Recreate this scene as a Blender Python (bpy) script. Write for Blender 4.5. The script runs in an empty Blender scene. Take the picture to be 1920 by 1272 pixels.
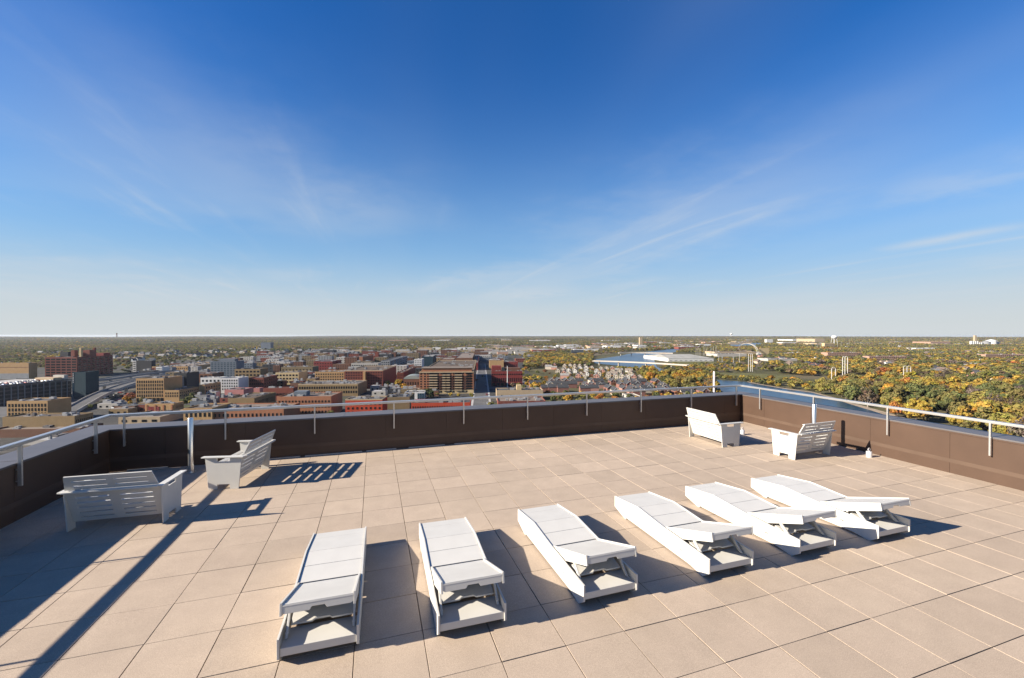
import bpy, bmesh, math, random
import numpy as np
from mathutils import Matrix, Vector
R = math.radians
S = bpy.context.scene
COL = S.collection
rng = random.Random(7)
nrng = np.random.default_rng(11)

HAZE = True
# ------------------------------------------------------------------ camera, sky, sun, exposure
FPX, CX, CY = 790.56, 960.0, 636.0            # focal length in pixels of the 1920-wide photograph
PITCH, YAW = -0.0093278, 0.3170156
CAMZ = 2.827
GZ = CAMZ - 62.0                               # street level, 62 m below the lens
cam = bpy.data.cameras.new('camera'); camo = bpy.data.objects.new('camera', cam); COL.objects.link(camo)
cam.sensor_width = 36.0; cam.lens = FPX / 1920 * 36
cam.clip_start = 0.1; cam.clip_end = 40000
camo.location = (0, 0, CAMZ); camo.rotation_euler = (math.pi / 2 + PITCH, 0, -YAW)
S.camera = camo

SUN_EL = R(25.6); SUN_AZ = R(-89.0)            # azimuth from +Y, clockwise positive: the sun stands over the left wall
sdir = Vector((math.sin(SUN_AZ) * math.cos(SUN_EL), math.cos(SUN_AZ) * math.cos(SUN_EL), math.sin(SUN_EL)))
sl = bpy.data.lights.new('sun', 'SUN'); sl.energy = 5.0; sl.angle = R(0.53); sl.color = (1.0, 0.90, 0.76)
so = bpy.data.objects.new('sun', sl); COL.objects.link(so)
so.rotation_euler = sdir.to_track_quat('Z', 'Y').to_euler()

S.view_settings.view_transform = 'Standard'; S.view_settings.look = 'None'
S.view_settings.gamma = 1.0; S.view_settings.exposure = 1.40; S.view_settings.use_curve_mapping = False
S.cycles.max_bounces = 6; S.cycles.diffuse_bounces = 3; S.cycles.glossy_bounces = 3
S.cycles.use_denoising = True

W = bpy.data.worlds.new('World'); S.world = W; W.use_nodes = True
def build_world():
    nt = W.node_tree; N = nt.nodes; L = nt.links; N.clear()
    out = N.new('ShaderNodeOutputWorld'); bg = N.new('ShaderNodeBackground'); bg.inputs[1].default_value = 0.052
    sky = N.new('ShaderNodeTexSky'); sky.sky_type = 'NISHITA'; sky.sun_disc = False
    sky.sun_elevation = SUN_EL; sky.sun_rotation = SUN_AZ; sky.altitude = 250
    sky.air_density = 1.0; sky.dust_density = 0.3; sky.ozone_density = 3.0
    hs_ = N.new('ShaderNodeHueSaturation'); hs_.inputs['Saturation'].default_value = 1.36
    L.new(sky.outputs[0], hs_.inputs['Color'])
    hs = N.new('ShaderNodeMix'); hs.data_type = 'RGBA'; hs.blend_type = 'MULTIPLY'; hs.inputs[0].default_value = 1.0
    L.new(hs_.outputs[0], hs.inputs[6]); hs.inputs[7].default_value = (0.84, 0.89, 1.15, 1)
    tc = N.new('ShaderNodeTexCoord'); sep = N.new('ShaderNodeSeparateXYZ'); L.new(tc.outputs['Generated'], sep.inputs[0])
    def math_(op, a, b=None, clamp=False):
        m = N.new('ShaderNodeMath'); m.operation = op; m.use_clamp = clamp
        for i, v in enumerate((a, b)):
            if v is None: continue
            if isinstance(v, (int, float)): m.inputs[i].default_value = v
            else: L.new(v, m.inputs[i])
        return m.outputs[0]
    zz = math_('MAXIMUM', math_('ADD', sep.outputs[2], 0.06), 0.02)
    px = math_('DIVIDE', sep.outputs[0], zz); py = math_('DIVIDE', sep.outputs[1], zz)
    cmb = N.new('ShaderNodeCombineXYZ'); L.new(px, cmb.inputs[0]); L.new(py, cmb.inputs[1])
    def cloud(rot, sx, sy, off, detail, lo, hi, dist):
        mp = N.new('ShaderNodeMapping'); L.new(cmb.outputs[0], mp.inputs[0])
        mp.inputs['Rotation'].default_value = (0, 0, rot); mp.inputs['Scale'].default_value = (sx, sy, 1); mp.inputs['Location'].default_value = off
        n = N.new('ShaderNodeTexNoise'); n.inputs['Scale'].default_value = 1.0; n.inputs['Detail'].default_value = detail
        n.inputs['Roughness'].default_value = 0.55; n.inputs['Distortion'].default_value = dist
        L.new(mp.outputs[0], n.inputs['Vector'])
        mr = N.new('ShaderNodeMapRange'); mr.interpolation_type = 'SMOOTHSTEP'; mr.inputs[1].default_value = lo; mr.inputs[2].default_value = hi
        L.new(n.outputs['Fac'], mr.inputs[0]); return mr.outputs[0]
    veil = cloud(R(8), 0.42, 0.10, (3.1, 0.4, 0), 3, 0.42, 0.74, 0.6)
    streak = cloud(R(6), 2.3, 0.30, (1.7, 5.2, 0), 7, 0.50, 0.80, 1.1)
    patch = cloud(R(20), 0.30, 0.16, (9.3, 2.2, 0), 2, 0.45, 0.68, 0.3)
    side = math_('ABSOLUTE', math_('ADD', math_('MULTIPLY', sep.outputs[0], math.cos(YAW)), math_('MULTIPLY', sep.outputs[1], -math.sin(YAW))))
    sm = N.new('ShaderNodeMapRange'); sm.interpolation_type = 'SMOOTHSTEP'; sm.inputs[1].default_value = 0.08; sm.inputs[2].default_value = 0.62; sm.inputs[3].default_value = 0.12
    L.new(side, sm.inputs[0])
    st = math_('MULTIPLY', streak, patch)
    tot = math_('ADD', math_('MULTIPLY', math_('MULTIPLY', veil, 0.28), sm.outputs[0]), math_('MULTIPLY', st, 0.34), True)
    # separate wisps of cirrus, each a soft streak between two directions of the sky
    n2 = N.new('ShaderNodeTexNoise'); n2.inputs['Scale'].default_value = 2.6; n2.inputs['Detail'].default_value = 6; n2.inputs['Roughness'].default_value = 0.6; L.new(cmb.outputs[0], n2.inputs['Vector'])
    wob = math_('SUBTRACT', n2.outputs['Fac'], .5)
    def pl(u, v): d = ray(u, v); d.normalize(); return Vector((d.x / (d.z + .06), d.y / (d.z + .06)))
    def wisp(p0, p1, wpx, amp, wb=.6):
        q0, q1 = pl(*p0), pl(*p1); e = q1 - q0; ln = e.length; e.normalize(); nn = Vector((-e.y, e.x))
        mid = ((p0[0] + p1[0]) / 2, (p0[1] + p1[1]) / 2); wd = max(abs((pl(mid[0], mid[1] + wpx) - pl(*mid)).dot(nn)), .01)
        tt = math_('DIVIDE', math_('SUBTRACT', math_('ADD', math_('MULTIPLY', px, e.x), math_('MULTIPLY', py, e.y)), e.dot(q0)), ln)
        dd = math_('SUBTRACT', math_('ADD', math_('MULTIPLY', px, nn.x), math_('MULTIPLY', py, nn.y)), nn.dot(q0))
        dd = math_('ADD', math_('DIVIDE', dd, wd), math_('MULTIPLY', wob, wb * 6))
        wp = math_('EXPONENT', math_('MULTIPLY', math_('MULTIPLY', dd, dd), -1.0))
        wt = math_('MAXIMUM', math_('MULTIPLY', math_('MULTIPLY', tt, math_('SUBTRACT', 1.0, tt)), 4.0), 0.0)
        fib = math_('ADD', math_('MULTIPLY', streak, .5), .5)
        return math_('MULTIPLY', math_('MULTIPLY', math_('MULTIPLY', wt, wp), fib), amp)
    for a_ in (((1640, 472), (1950, 416), 7, .95, .15), ((860, 580), (1680, 330), 38, .50, .35), ((1000, 480), (1900, 220), 60, .32, .4), ((740, 552), (1050, 492), 13, .55), ((900, 562), (1100, 540), 8, .5), ((455, 506), (620, 522), 11, .42),
               ((1120, 548), (1260, 516), 6, .40), ((1280, 540), (1370, 526), 5, .35), ((1640, 360), (2050, 322), 26, .5), ((1800, 500), (2000, 474), 10, .30), ((-300, 60), (700, 450), 95, .42, .3), ((-100, 300), (420, 420), 40, .2, .4),
               ((-60, 505), (330, 488), 12, .30), ((-250, 545), (560, 560), 26, .5), ((560, 420), (900, 400), 30, .12), ((1150, 600), (1960, 585), 9, .35)):
        tot = math_('ADD', tot, wisp(*a_), True)
    # paler blue low in the sky, creamy white along the horizon
    def lowband(hi, pw, amp):
        low = N.new('ShaderNodeMapRange'); low.interpolation_type = 'SMOOTHSTEP'
        low.inputs[1].default_value = 0.0; low.inputs[2].default_value = hi; low.inputs[3].default_value = 1.0; low.inputs[4].default_value = 0.0
        L.new(sep.outputs[2], low.inputs[0]); return math_('MULTIPLY', math_('POWER', low.outputs[0], pw), amp)
    def mixc(c0, fac, col):
        mx = N.new('ShaderNodeMix'); mx.data_type = 'RGBA'; L.new(fac, mx.inputs[0]); L.new(c0, mx.inputs[6]); mx.inputs[7].default_value = (*col, 1); return mx.outputs[2]
    c = mixc(hs.outputs[2], lowband(0.66, 1.9, 0.92), (2.22, 3.95, 5.45))
    c = mixc(c, lowband(0.24, 1.6, 0.88), (4.95, 5.1, 5.05))
    c = mixc(c, tot, (4.8, 5.1, 5.4))
    L.new(c, bg.inputs[0]); L.new(bg.outputs[0], out.inputs[0])

# ------------------------------------------------------------------ picture -> place helpers
def ray(u, v):
    x = (u - CX) / FPX; y = -(v - CY) / FPX
    d = (x, math.cos(PITCH) - y * math.sin(PITCH), math.sin(PITCH) + y * math.cos(PITCH))
    c, s = math.cos(YAW), math.sin(YAW)
    return Vector((c * d[0] + s * d[1], -s * d[0] + c * d[1], d[2]))
def atz(u, v, z=GZ):
    d = ray(u, v); t = (z - CAMZ) / d.z
    return Vector((d.x * t, d.y * t, z))
def proj(p):
    c, s = math.cos(YAW), math.sin(YAW)
    x = c * p[0] - s * p[1]; y = s * p[0] + c * p[1]; z = p[2] - CAMZ
    a, b = math.cos(PITCH), math.sin(PITCH); fw = a * y + b * z; up = -b * y + a * z
    if fw <= 0.01: return (-9999, -9999)
    return CX + FPX * x / fw, CY - FPX * up / fw
def projv(X, Y, Z):
    c, s = math.cos(YAW), math.sin(YAW)
    x = c * X - s * Y; y = s * X + c * Y; z = Z - CAMZ
    a, b = math.cos(PITCH), math.sin(PITCH); fw = a * y + b * z; up = -b * y + a * z
    fw = np.where(fw < 1, np.nan, fw)
    return CX + FPX * x / fw, CY - FPX * up / fw

build_world()

# ------------------------------------------------------------------ object helpers
def tag(o, label=None, cat=None, group=None, kind=None):
    if label: o['label'] = label
    if cat: o['category'] = cat
    if group: o['group'] = group
    if kind: o['kind'] = kind
    return o
def thing(name, label, cat, loc=(0, 0, 0), rotz=0, group=None):
    o = bpy.data.objects.new(name, None); COL.objects.link(o); o.empty_display_size = 0.3
    o.location = loc; o.rotation_euler = (0, 0, rotz)
    return tag(o, label, cat, group)
def link(name, me, parent=None, mats=None):
    o = bpy.data.objects.new(name, me); COL.objects.link(o)
    if parent: o.parent = parent
    if mats and not me.materials:
        for m in (mats if isinstance(mats, (list, tuple)) else [mats]): me.materials.append(m)
    return o
def copy_tree(o, parent=None):
    c = o.copy(); COL.objects.link(c)
    if parent: c.parent = parent
    for ch in list(o.children): copy_tree(ch, c)
    return c
class MB:
    def __init__(self): self.v = []; self.f = []; self.m = []
    def box(self, x0, x1, y0, y1, z0, z1, mi=0):
        n = len(self.v)
        self.v += [(x0, y0, z0), (x1, y0, z0), (x1, y1, z0), (x0, y1, z0), (x0, y0, z1), (x1, y0, z1), (x1, y1, z1), (x0, y1, z1)]
        for q in ((0, 3, 2, 1), (4, 5, 6, 7), (0, 1, 5, 4), (1, 2, 6, 5), (2, 3, 7, 6), (3, 0, 4, 7)):
            self.f.append(tuple(n + i for i in q)); self.m.append(mi)
        return self
    def face(self, pts, mi=0):
        n = len(self.v); self.v += [tuple(p) for p in pts]; self.f.append(tuple(range(n, n + len(pts)))); self.m.append(mi); return self
    def tube(self, pts, rad, seg=8, mi=0, caps=True):
        if not isinstance(rad, (list, tuple)): rad = [rad] * len(pts)
        pts = [Vector(p) for p in pts]; n0 = len(self.v)
        for i, p in enumerate(pts):
            a = pts[max(i - 1, 0)]; b = pts[min(i + 1, len(pts) - 1)]; t = (b - a).normalized()
            ref = Vector((0, 0, 1)) if abs(t.z) < 0.9 else Vector((1, 0, 0))
            e1 = t.cross(ref).normalized(); e2 = t.cross(e1)
            for k in range(seg):
                an = 2 * math.pi * k / seg
                self.v.append(tuple(p + (e1 * math.cos(an) + e2 * math.sin(an)) * rad[i]))
        for i in range(len(pts) - 1):
            for k in range(seg):
                k2 = (k + 1) % seg
                self.f.append((n0 + i * seg + k, n0 + i * seg + k2, n0 + (i + 1) * seg + k2, n0 + (i + 1) * seg + k)); self.m.append(mi)
        if caps:
            self.f.append(tuple(n0 + k for k in range(seg))[::-1]); self.m.append(mi)
            b = n0 + (len(pts) - 1) * seg
            self.f.append(tuple(b + k for k in range(seg))); self.m.append(mi)
        return self
    def mesh(self, name, mats):
        me = bpy.data.meshes.new(name); me.from_pydata(self.v, [], self.f)
        for m in (mats if isinstance(mats, (list, tuple)) else [mats]): me.materials.append(m)
        me.polygons.foreach_set('material_index', self.m)
        bm = bmesh.new(); bm.from_mesh(me); bmesh.ops.recalc_face_normals(bm, faces=bm.faces); bm.to_mesh(me); bm.free()
        return me
    def build(self, name, mats, parent=None, smooth=False):
        me = self.mesh(name, mats)
        if smooth:
            me.polygons.foreach_set('use_smooth', [True] * len(me.polygons))
            me.set_sharp_from_angle(angle=R(40))
        return link(name, me, parent)
def bevel_me(me, w, seg=2):
    bm = bmesh.new(); bm.from_mesh(me); bmesh.ops.remove_doubles(bm, verts=bm.verts, dist=1e-5)
    ed = [e for e in bm.edges if len(e.link_faces) == 2 and e.calc_face_angle(0) > R(30)]
    bmesh.ops.bevel(bm, geom=ed, offset=w, segments=seg, affect='EDGES', profile=0.6, clamp_overlap=True)
    bm.to_mesh(me); bm.free(); return me
def bbox_obj(name, x0, x1, y0, y1, z0, z1, m, parent=None, bev=0.003):
    me = MB().box(x0, x1, y0, y1, z0, z1).mesh(name, m)
    if bev: bevel_me(me, bev)
    return link(name, me, parent)
def prism(name, outlines, thick, mat4, m, parent=None, bev=0.0015):
    """plate cut from 2D outlines (later outlines inside the first are holes), extruded symmetrically, placed by a 4x4"""
    cu = bpy.data.curves.new('outline', 'CURVE'); cu.dimensions = '2D'; cu.fill_mode = 'BOTH'
    cu.extrude = thick / 2 - bev; cu.bevel_depth = bev; cu.bevel_resolution = 1; cu.offset = -bev
    for ol in outlines:
        sp = cu.splines.new('POLY'); sp.points.add(len(ol) - 1); sp.use_cyclic_u = True
        for p, (x, y) in zip(sp.points, ol): p.co = (x, y, 0, 1)
    tmp = bpy.data.objects.new('outline', cu); COL.objects.link(tmp)
    dg = bpy.context.evaluated_depsgraph_get(); dg.update()
    me = bpy.data.meshes.new_from_object(tmp.evaluated_get(dg))
    bpy.data.objects.remove(tmp); bpy.data.curves.remove(cu)
    me.transform(mat4); me.name = name; me.materials.clear(); me.materials.append(m)
    me.polygons.foreach_set('material_index', [0] * len(me.polygons))
    me.polygons.foreach_set('use_smooth', [False] * len(me.polygons))
    return link(name, me, parent)
def frame(ax, ay, az, o=(0, 0, 0)):
    m = Matrix.Identity(4)
    for i in range(3): m[i][0] = ax[i]; m[i][1] = ay[i]; m[i][2] = az[i]; m[i][3] = o[i]
    return m
def slot(cx, cy, w, h, n=4):
    r = h / 2; pts = []
    for k in range(n + 1): a = -math.pi / 2 + math.pi * k / n; pts.append((cx + w / 2 - r + r * math.cos(a), cy + r * math.sin(a)))
    for k in range(n + 1): a = math.pi / 2 + math.pi * k / n; pts.append((cx - w / 2 + r + r * math.cos(a), cy + r * math.sin(a)))
    return pts

# ------------------------------------------------------------------ materials
KA = 0.785
def mat(name, col, rough=0.7, metal=0.0, var=0.0, vscale=1.0, bump=0.0, bscale=40.0, spec=0.5, detail=4, stretch=(1, 1, 1), var2=0.0, v2scale=0.1, hueshift=None):
    if metal < .5: col = tuple(q * KA for q in col)
    m = bpy.data.materials.new(name); m.use_nodes = True; nt = m.node_tree; N = nt.nodes; L = nt.links
    b = N['Principled BSDF']; b.inputs['Roughness'].default_value = rough; b.inputs['Metallic'].default_value = metal
    b.inputs['Specular IOR Level'].default_value = spec
    b.inputs['Base Color'].default_value = (*col, 1)
    if var or bump or var2:
        tc = N.new('ShaderNodeTexCoord'); mp = N.new('ShaderNodeMapping'); mp.inputs['Scale'].default_value = stretch
        L.new(tc.outputs['Object'], mp.inputs[0])
    last = None
    for amt, sc in ((var, vscale), (var2, v2scale)):
        if not amt: continue
        n = N.new('ShaderNodeTexNoise'); n.inputs['Scale'].default_value = sc; n.inputs['Detail'].default_value = detail
        L.new(mp.outputs[0], n.inputs['Vector'])
        mr = N.new('ShaderNodeMapRange'); mr.inputs[1].default_value = 0.25; mr.inputs[2].default_value = 0.75
        mr.inputs[3].default_value = 1 - amt; mr.inputs[4].default_value = 1 + amt; L.new(n.outputs['Fac'], mr.inputs[0])
        mx = N.new('ShaderNodeMix'); mx.data_type = 'RGBA'; mx.blend_type = 'MULTIPLY'; mx.inputs[0].default_value = 1
        if last is None: mx.inputs[6].default_value = (*col, 1)
        else: L.new(last, mx.inputs[6])
        L.new(mr.outputs[0], mx.inputs[7]); last = mx.outputs[2]
    if last is not None: L.new(last, b.inputs['Base Color'])
    if bump:
        n2 = N.new('ShaderNodeTexNoise'); n2.inputs['Scale'].default_value = bscale; n2.inputs['Detail'].default_value = 6
        L.new(mp.outputs[0], n2.inputs['Vector'])
        bp = N.new('ShaderNodeBump'); bp.inputs['Strength'].default_value = bump; bp.inputs['Distance'].default_value = 0.01
        L.new(n2.outputs['Fac'], bp.inputs['Height']); L.new(bp.outputs[0], b.inputs['Normal'])
    return m

WHITE = mat('white_board', (0.64, 0.622, 0.57), 0.45, var=0.035, vscale=5, var2=0.03, v2scale=1.2, bump=0.05, bscale=120, spec=0.4)
STEEL = mat('brushed_steel', (0.62, 0.62, 0.62), 0.30, 1.0, var=0.08, vscale=12, stretch=(1, 1, 0.1))
RAILM = mat('rail_aluminium', (0.56, 0.545, 0.52), 0.34, 0.75, var=0.05, vscale=4)
BROWN = mat('brown_panel', (0.088, 0.052, 0.034), 0.5, 0.0, var=0.07, vscale=3, var2=0.10, v2scale=0.7, bump=0.06, bscale=9, spec=0.35)
BROWN2 = mat('brown_panel_paler', (0.112, 0.072, 0.050), 0.5, 0.0, var=0.12, vscale=2, spec=0.3)  # paler brown than the wall panels, for the low strip
COPING = mat('coping_metal', (0.125, 0.115, 0.115), 0.42, 0.0, spec=0.35, var=0.10, vscale=2.0, var2=0.08, v2scale=0.5, bump=0.03, bscale=3)
DARKSUB = mat('joint_shadow_base', (0.03, 0.028, 0.026), 0.9)  # near-black substrate that shows through the open paver joints
STRIPM = mat('pale_grey_metal', (0.42, 0.41, 0.40), 0.4, 0.6)
GALV = mat('galvanised_cap', (0.66, 0.66, 0.67), 0.38, 0.5, var=0.05, vscale=10)

def paver_material():
    m = bpy.data.materials.new('concrete_paver'); m.use_nodes = True; nt = m.node_tree; N = nt.nodes; L = nt.links
    b = N['Principled BSDF']; b.inputs['Roughness'].default_value = 0.9; b.inputs['Specular IOR Level'].default_value = 0.2
    tc = N.new('ShaderNodeTexCoord')
    at = N.new('ShaderNodeAttribute'); at.attribute_name = 'tone'
    def noise(sc, det, rough=0.5):
        n = N.new('ShaderNodeTexNoise'); n.inputs['Scale'].default_value = sc; n.inputs['Detail'].default_value = det; n.inputs['Roughness'].default_value = rough
        L.new(tc.outputs['Object'], n.inputs['Vector']); return n.outputs['Fac']
    def rngm(f, a, b_, lo=0.25, hi=0.75):
        r = N.new('ShaderNodeMapRange'); r.inputs[1].default_value = lo; r.inputs[2].default_value = hi; r.inputs[3].default_value = a; r.inputs[4].default_value = b_
        L.new(f, r.inputs[0]); return r.outputs[0]
    def mul(c, f):
        x = N.new('ShaderNodeMix'); x.data_type = 'RGBA'; x.blend_type = 'MULTIPLY'; x.inputs[0].default_value = 1
        L.new(c, x.inputs[6]); L.new(f, x.inputs[7]); return x.outputs[2]
    cr = N.new('ShaderNodeMix'); cr.data_type = 'RGBA'; cr.inputs[6].default_value = (0.386, 0.310, 0.234, 1); cr.inputs[7].default_value = (0.368, 0.290, 0.222, 1)
    L.new(noise(1.1, 3), cr.inputs[0])
    c = mul(cr.outputs[2], rngm(noise(150, 2, 0.7), 0.74, 1.24, 0.3, 0.7))
    c = mul(c, rngm(noise(40, 4, 0.7), 0.92, 1.08))
    c = mul(c, rngm(noise(4.0, 5, 0.6), 0.93, 1.06)); c = mul(c, rngm(noise(2.1, 2, 0.5), 0.955, 1.04))
    c = mul(c, rngm(noise(0.35, 3), 0.93, 1.06))
    c = mul(c, at.outputs['Fac'])
    # a few dark spatter stains
    v = N.new('ShaderNodeTexVoronoi'); v.inputs['Scale'].default_value = 1.3; L.new(tc.outputs['Object'], v.inputs['Vector'])
    c = mul(c, rngm(v.outputs['Distance'], 0.62, 1.0, 0.008, 0.022))
    L.new(c, b.inputs['Base Color'])
    bp = N.new('ShaderNodeBump'); bp.inputs['Strength'].default_value = 0.22; bp.inputs['Distance'].default_value = 0.003
    L.new(noise(170, 3, 0.7), bp.inputs['Height']); L.new(bp.outputs[0], b.inputs['Normal'])
    return m
PAVER = paver_material()

# ------------------------------------------------------------------ the terrace
TILE = 0.61; OX, OY = 0.4362, 0.4183
XL = -5.176; YB = 10.81
RW0 = Vector((11.463, YB)); RW1 = Vector((10.80, -4.6))      # the right wall runs a little off the paver grid
YN = -5.0
def terrace_floor():
    V, F, T = [], [], []
    gx, gy, ch, th = 0.0074, 0.0070, 0.0016, 0.045
    r = random.Random(3)
    for i in range(-11, 20):
        for j in range(-10, 19):
            x0, x1 = OX + i * TILE + gx / 2, OX + (i + 1) * TILE - gx / 2
            y0, y1 = OY + j * TILE + gy / 2, OY + (j + 1) * TILE - gy / 2
            if x1 < XL - 0.25 or y0 > YB + 0.2 or x0 > 11.8: continue
            x0 = max(x0, XL - 0.2); x1 = min(x1, 11.9); y1 = min(y1, YB + 0.2)
            jx, jy = r.uniform(-.0012, .0012), r.uniform(-.0012, .0012); dz = r.uniform(-0.0012, 0.0012)
            tx, ty = r.uniform(-.0016, .0016), r.uniform(-.0016, .0016)
            n = len(V)
            for z, d in ((-th, 0), (-ch, 0), (0, ch)):
                for sx, sy in ((0, 0), (1, 0), (1, 1), (0, 1)):
                    x = (x0 + d if sx == 0 else x1 - d) + jx; y = (y0 + d if sy == 0 else y1 - d) + jy
                    V.append((x, y, z + dz + (sx - .5) * tx + (sy - .5) * ty))
            q = [(n + 8, n + 9, n + 10, n + 11)]
            for b in (0, 4):
                for k in range(4): q.append((n + b + k, n + b + (k + 1) % 4, n + b + 4 + (k + 1) % 4, n + b + 4 + k))
            F += q
            t = 1 + max(-0.10, min(0.08, r.gauss(0, 0.038))); T += [t] * 12
    me = bpy.data.meshes.new('terrace_floor'); me.from_pydata(V, [], F); me.materials.append(PAVER)
    a = me.attributes.new('tone', 'FLOAT', 'POINT'); a.data.foreach_set('value', T)
    tag(link('terrace_floor', me), kind='structure')
    s = MB().box(XL - 0.5, 12.1, -6.2, YB + 0.45, -0.45, -0.042).build('roof_slab', DARKSUB); tag(s, kind='structure')
terrace_floor()

CT = 0.885                                                   # coping height
def parapet(name, label, p0, p1, nrm, length_ext, seams, strip):
    """inner face runs p0 -> p1 (2D), nrm points out of the terrace"""
    t = thing(name, label, 'parapet wall', (p0[0], p0[1], 0), math.atan2(p1[1] - p0[1], p1[0] - p0[0]))
    L_ = (Vector(p1) - Vector(p0)).length; a, b = length_ext
    ex = Vector((p1[0] - p0[0], p1[1] - p0[1])).normalized(); left = Vector((-ex.y, ex.x)); sg = 1 if left.dot(Vector(nrm)) > 0 else -1
    def bx(nm, x0, x1, d0, d1, z0, z1, m, bev=0.0):
        y0, y1 = sorted((sg * d0, sg * d1)); return bbox_obj(nm, x0, x1, y0, y1, z0, z1, m, t, bev)
    bx('wall_core', -a, L_ + b, 0.012, 0.50, -0.3, CT - 0.04, BROWN)
    xs = [-0.0] + [s for s in seams if 0.05 < s < L_ - 0.05] + [L_]
    for x0, x1 in zip(xs[:-1], xs[1:]):
        bx('wall_panel', x0 + 0.002, x1 - 0.002, 0.0, 0.0118, -0.02, CT - 0.062, BROWN, 0.0015)
    bx('coping', -a, L_ + b, -0.014, 0.56, CT - 0.03, CT, COPING, 0.004)
    bx('coping_fascia', 0.0 if a else -0.0, L_, -0.010, 0.004, CT - 0.060, CT - 0.0305, BROWN, 0.0)
    bx('pale_strip', 0.004, L_ - 0.004, -0.0035, 0.001, 0.215, 0.295, BROWN2, 0.0)  # thin strip low on the wall, slightly paler brown than the panels
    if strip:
        for s0, s1 in strip: bx('base_strip', s0, s1, -0.035, -0.001, -0.005, 0.028, STRIPM, 0.002)  # short pale grey pieces along the foot of the wall
    jn = MB()
    k = 1.4
    while k < L_ - 0.5:
        y0, y1 = sorted((sg * -0.0155, sg * 0.56)); jn.box(k - 0.05, k + 0.05, y0, y1, CT + 0.0003, CT + 0.003); k += 3.05
    jn.build('coping_joint', COPING, t)
    return t
# back wall (runs left -> right), left wall, right wall
back_seams = [0.95 + 1.5 * k for k in range(12)]
parapet('parapet_wall', 'long dark brown parapet wall across the back of the terrace, in shade', (XL, YB), (RW0.x, YB), (0, 1), (0.56, 0.56), back_seams,
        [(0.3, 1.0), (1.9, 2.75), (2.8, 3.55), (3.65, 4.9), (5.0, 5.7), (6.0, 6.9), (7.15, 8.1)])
parapet('parapet_wall', 'short dark parapet wall on the left with wide grey coping, in shade', (XL, YN), (XL, YB - 0.012), (-1, 0), (0.0, 0.0), [1.4 + 1.5 * k for k in range(10)], None)
dR = (RW1 - RW0).normalized()
parapet('parapet_wall', 'sunlit brown parapet wall on the right with vertical panel seams', (RW0.x + dR.x * 0.013, YB + dR.y * 0.013), (RW1.x, RW1.y), (1, 0), (0.0, 0.0), [0.9 + 1.5 * k for k in range(10)], None)

def railing():
    t = thing('guard_railing', 'grey metal handrail on slim posts fixed inside all three parapet walls', 'railing', (XL, YB, 0))
    zt, zb = 1.20, 1.147
    o = Vector((XL, YB))
    cl, cb = XL + 0.025, YB - 0.025
    off = 0.03; rl = RW0 + Vector((-off, 0)); w = 0.048
    def rail(p0, p1, bev=0.006):
        p0 = Vector(p0) - o; p1 = Vector(p1) - o; d = (p1 - p0); L_ = d.length; an = math.atan2(d.y, d.x)
        me = MB().box(0, L_, -w, w, zb, zt).mesh('top_rail', RAILM); bevel_me(me, 0.009, 3)
        ob = link('top_rail', me, t); ob.location = (p0.x, p0.y, 0); ob.rotation_euler = (0, 0, an)
    rail((cl, YN), (cl, cb - w)); rail((cl - w, cb), (rl.x + w, cb))
    rail((rl.x + dR.x * w * 1.05, cb + dR.y * w * 1.05), (RW1.x - off, RW1.y))
    def post(x, y, an=0.0):
        me = MB().box(-.0135, .0135, -.026, .026, 0.53, zb).mesh('post', RAILM); bevel_me(me, 0.003)
        ob = link('post', me, t); ob.location = (x - o.x, y - o.y, 0); ob.rotation_euler = (0, 0, an)
        for z in (0.60, 0.78):
            b = MB().tube([(0, .0265, z), (0, .05, z)], 0.010, 8).build('stand_off', RAILM, ob)
    for x in (-4.9, -3.1, -1.31, 0.47, 2.21, 3.97, 5.77, 7.58, 9.42, 11.22): post(x, YB - 0.055)
    for y in (10.256, 8.42, 6.6, 4.8, 3.0, 1.2): post(XL + 0.055, y, math.pi / 2)
    for y in (10.0, 8.27, 6.5, 4.77, 3.0, 1.2):
        xx = RW0.x + (y - YB) * (RW1.x - RW0.x) / (RW1.y - RW0.y); post(xx - 0.055, y, -math.pi / 2)
railing()

def steel_pole(label, x, y, h):
    t = thing('steel_pole', label, 'pole', (x, y, 0), group='round steel poles standing on the terrace')
    MB().tube([(0, 0, 0.012), (0, 0, h - 0.012), (0, 0, h)], [0.05, 0.05, 0.044], 24).build('pole_shaft', STEEL, t, True)
    MB().tube([(0, 0, 0), (0, 0, 0.012)], 0.095, 24).build('base_plate', STEEL, t)
    MB().tube([(-0.0505, 0, h - 0.09), (-0.056, 0, h - 0.09)], 0.012, 12).build('socket', DARKSUB, t)
    for k in range(4):
        a = math.pi / 4 + k * math.pi / 2
        MB().tube([(0.075 * math.cos(a), 0.075 * math.sin(a), 0.0122), (0.075 * math.cos(a), 0.075 * math.sin(a), 0.024)], 0.009, 6).build('bolt', STEEL, t)
steel_pole('tall round steel pole standing by the back wall between the two left benches', -3.587, 10.30, 1.12)
steel_pole('round steel pole standing behind the bench beside the sunlit right wall', 10.33, 7.55, 1.12)
def anchor(label, x, y):
    t = thing('roof_anchor', label, 'roof anchor', (x, y, 0), group='small roof anchors on the terrace floor')
    MB().tube([(0, 0, 0), (0, 0, .125), (0, 0, .135)], [.058, .058, .05], 18).build('anchor_can', GALV, t, True)
    MB().tube([(.034 * math.cos(a), 0, .175 + .034 * math.sin(a)) for a in [k * math.pi / 8 for k in range(-3, 12)]], .009, 8).build('anchor_eye', GALV, t, True)
    MB().tube([(0, 0, .135), (0, 0, .15)], .022, 10).build('anchor_collar', GALV, t)
anchor('small galvanised roof anchor on the pavers behind the back right bench', 9.94, 9.31)
anchor('small galvanised roof anchor on the pavers at the foot of the sunlit right wall', 10.90, 6.68)
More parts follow.
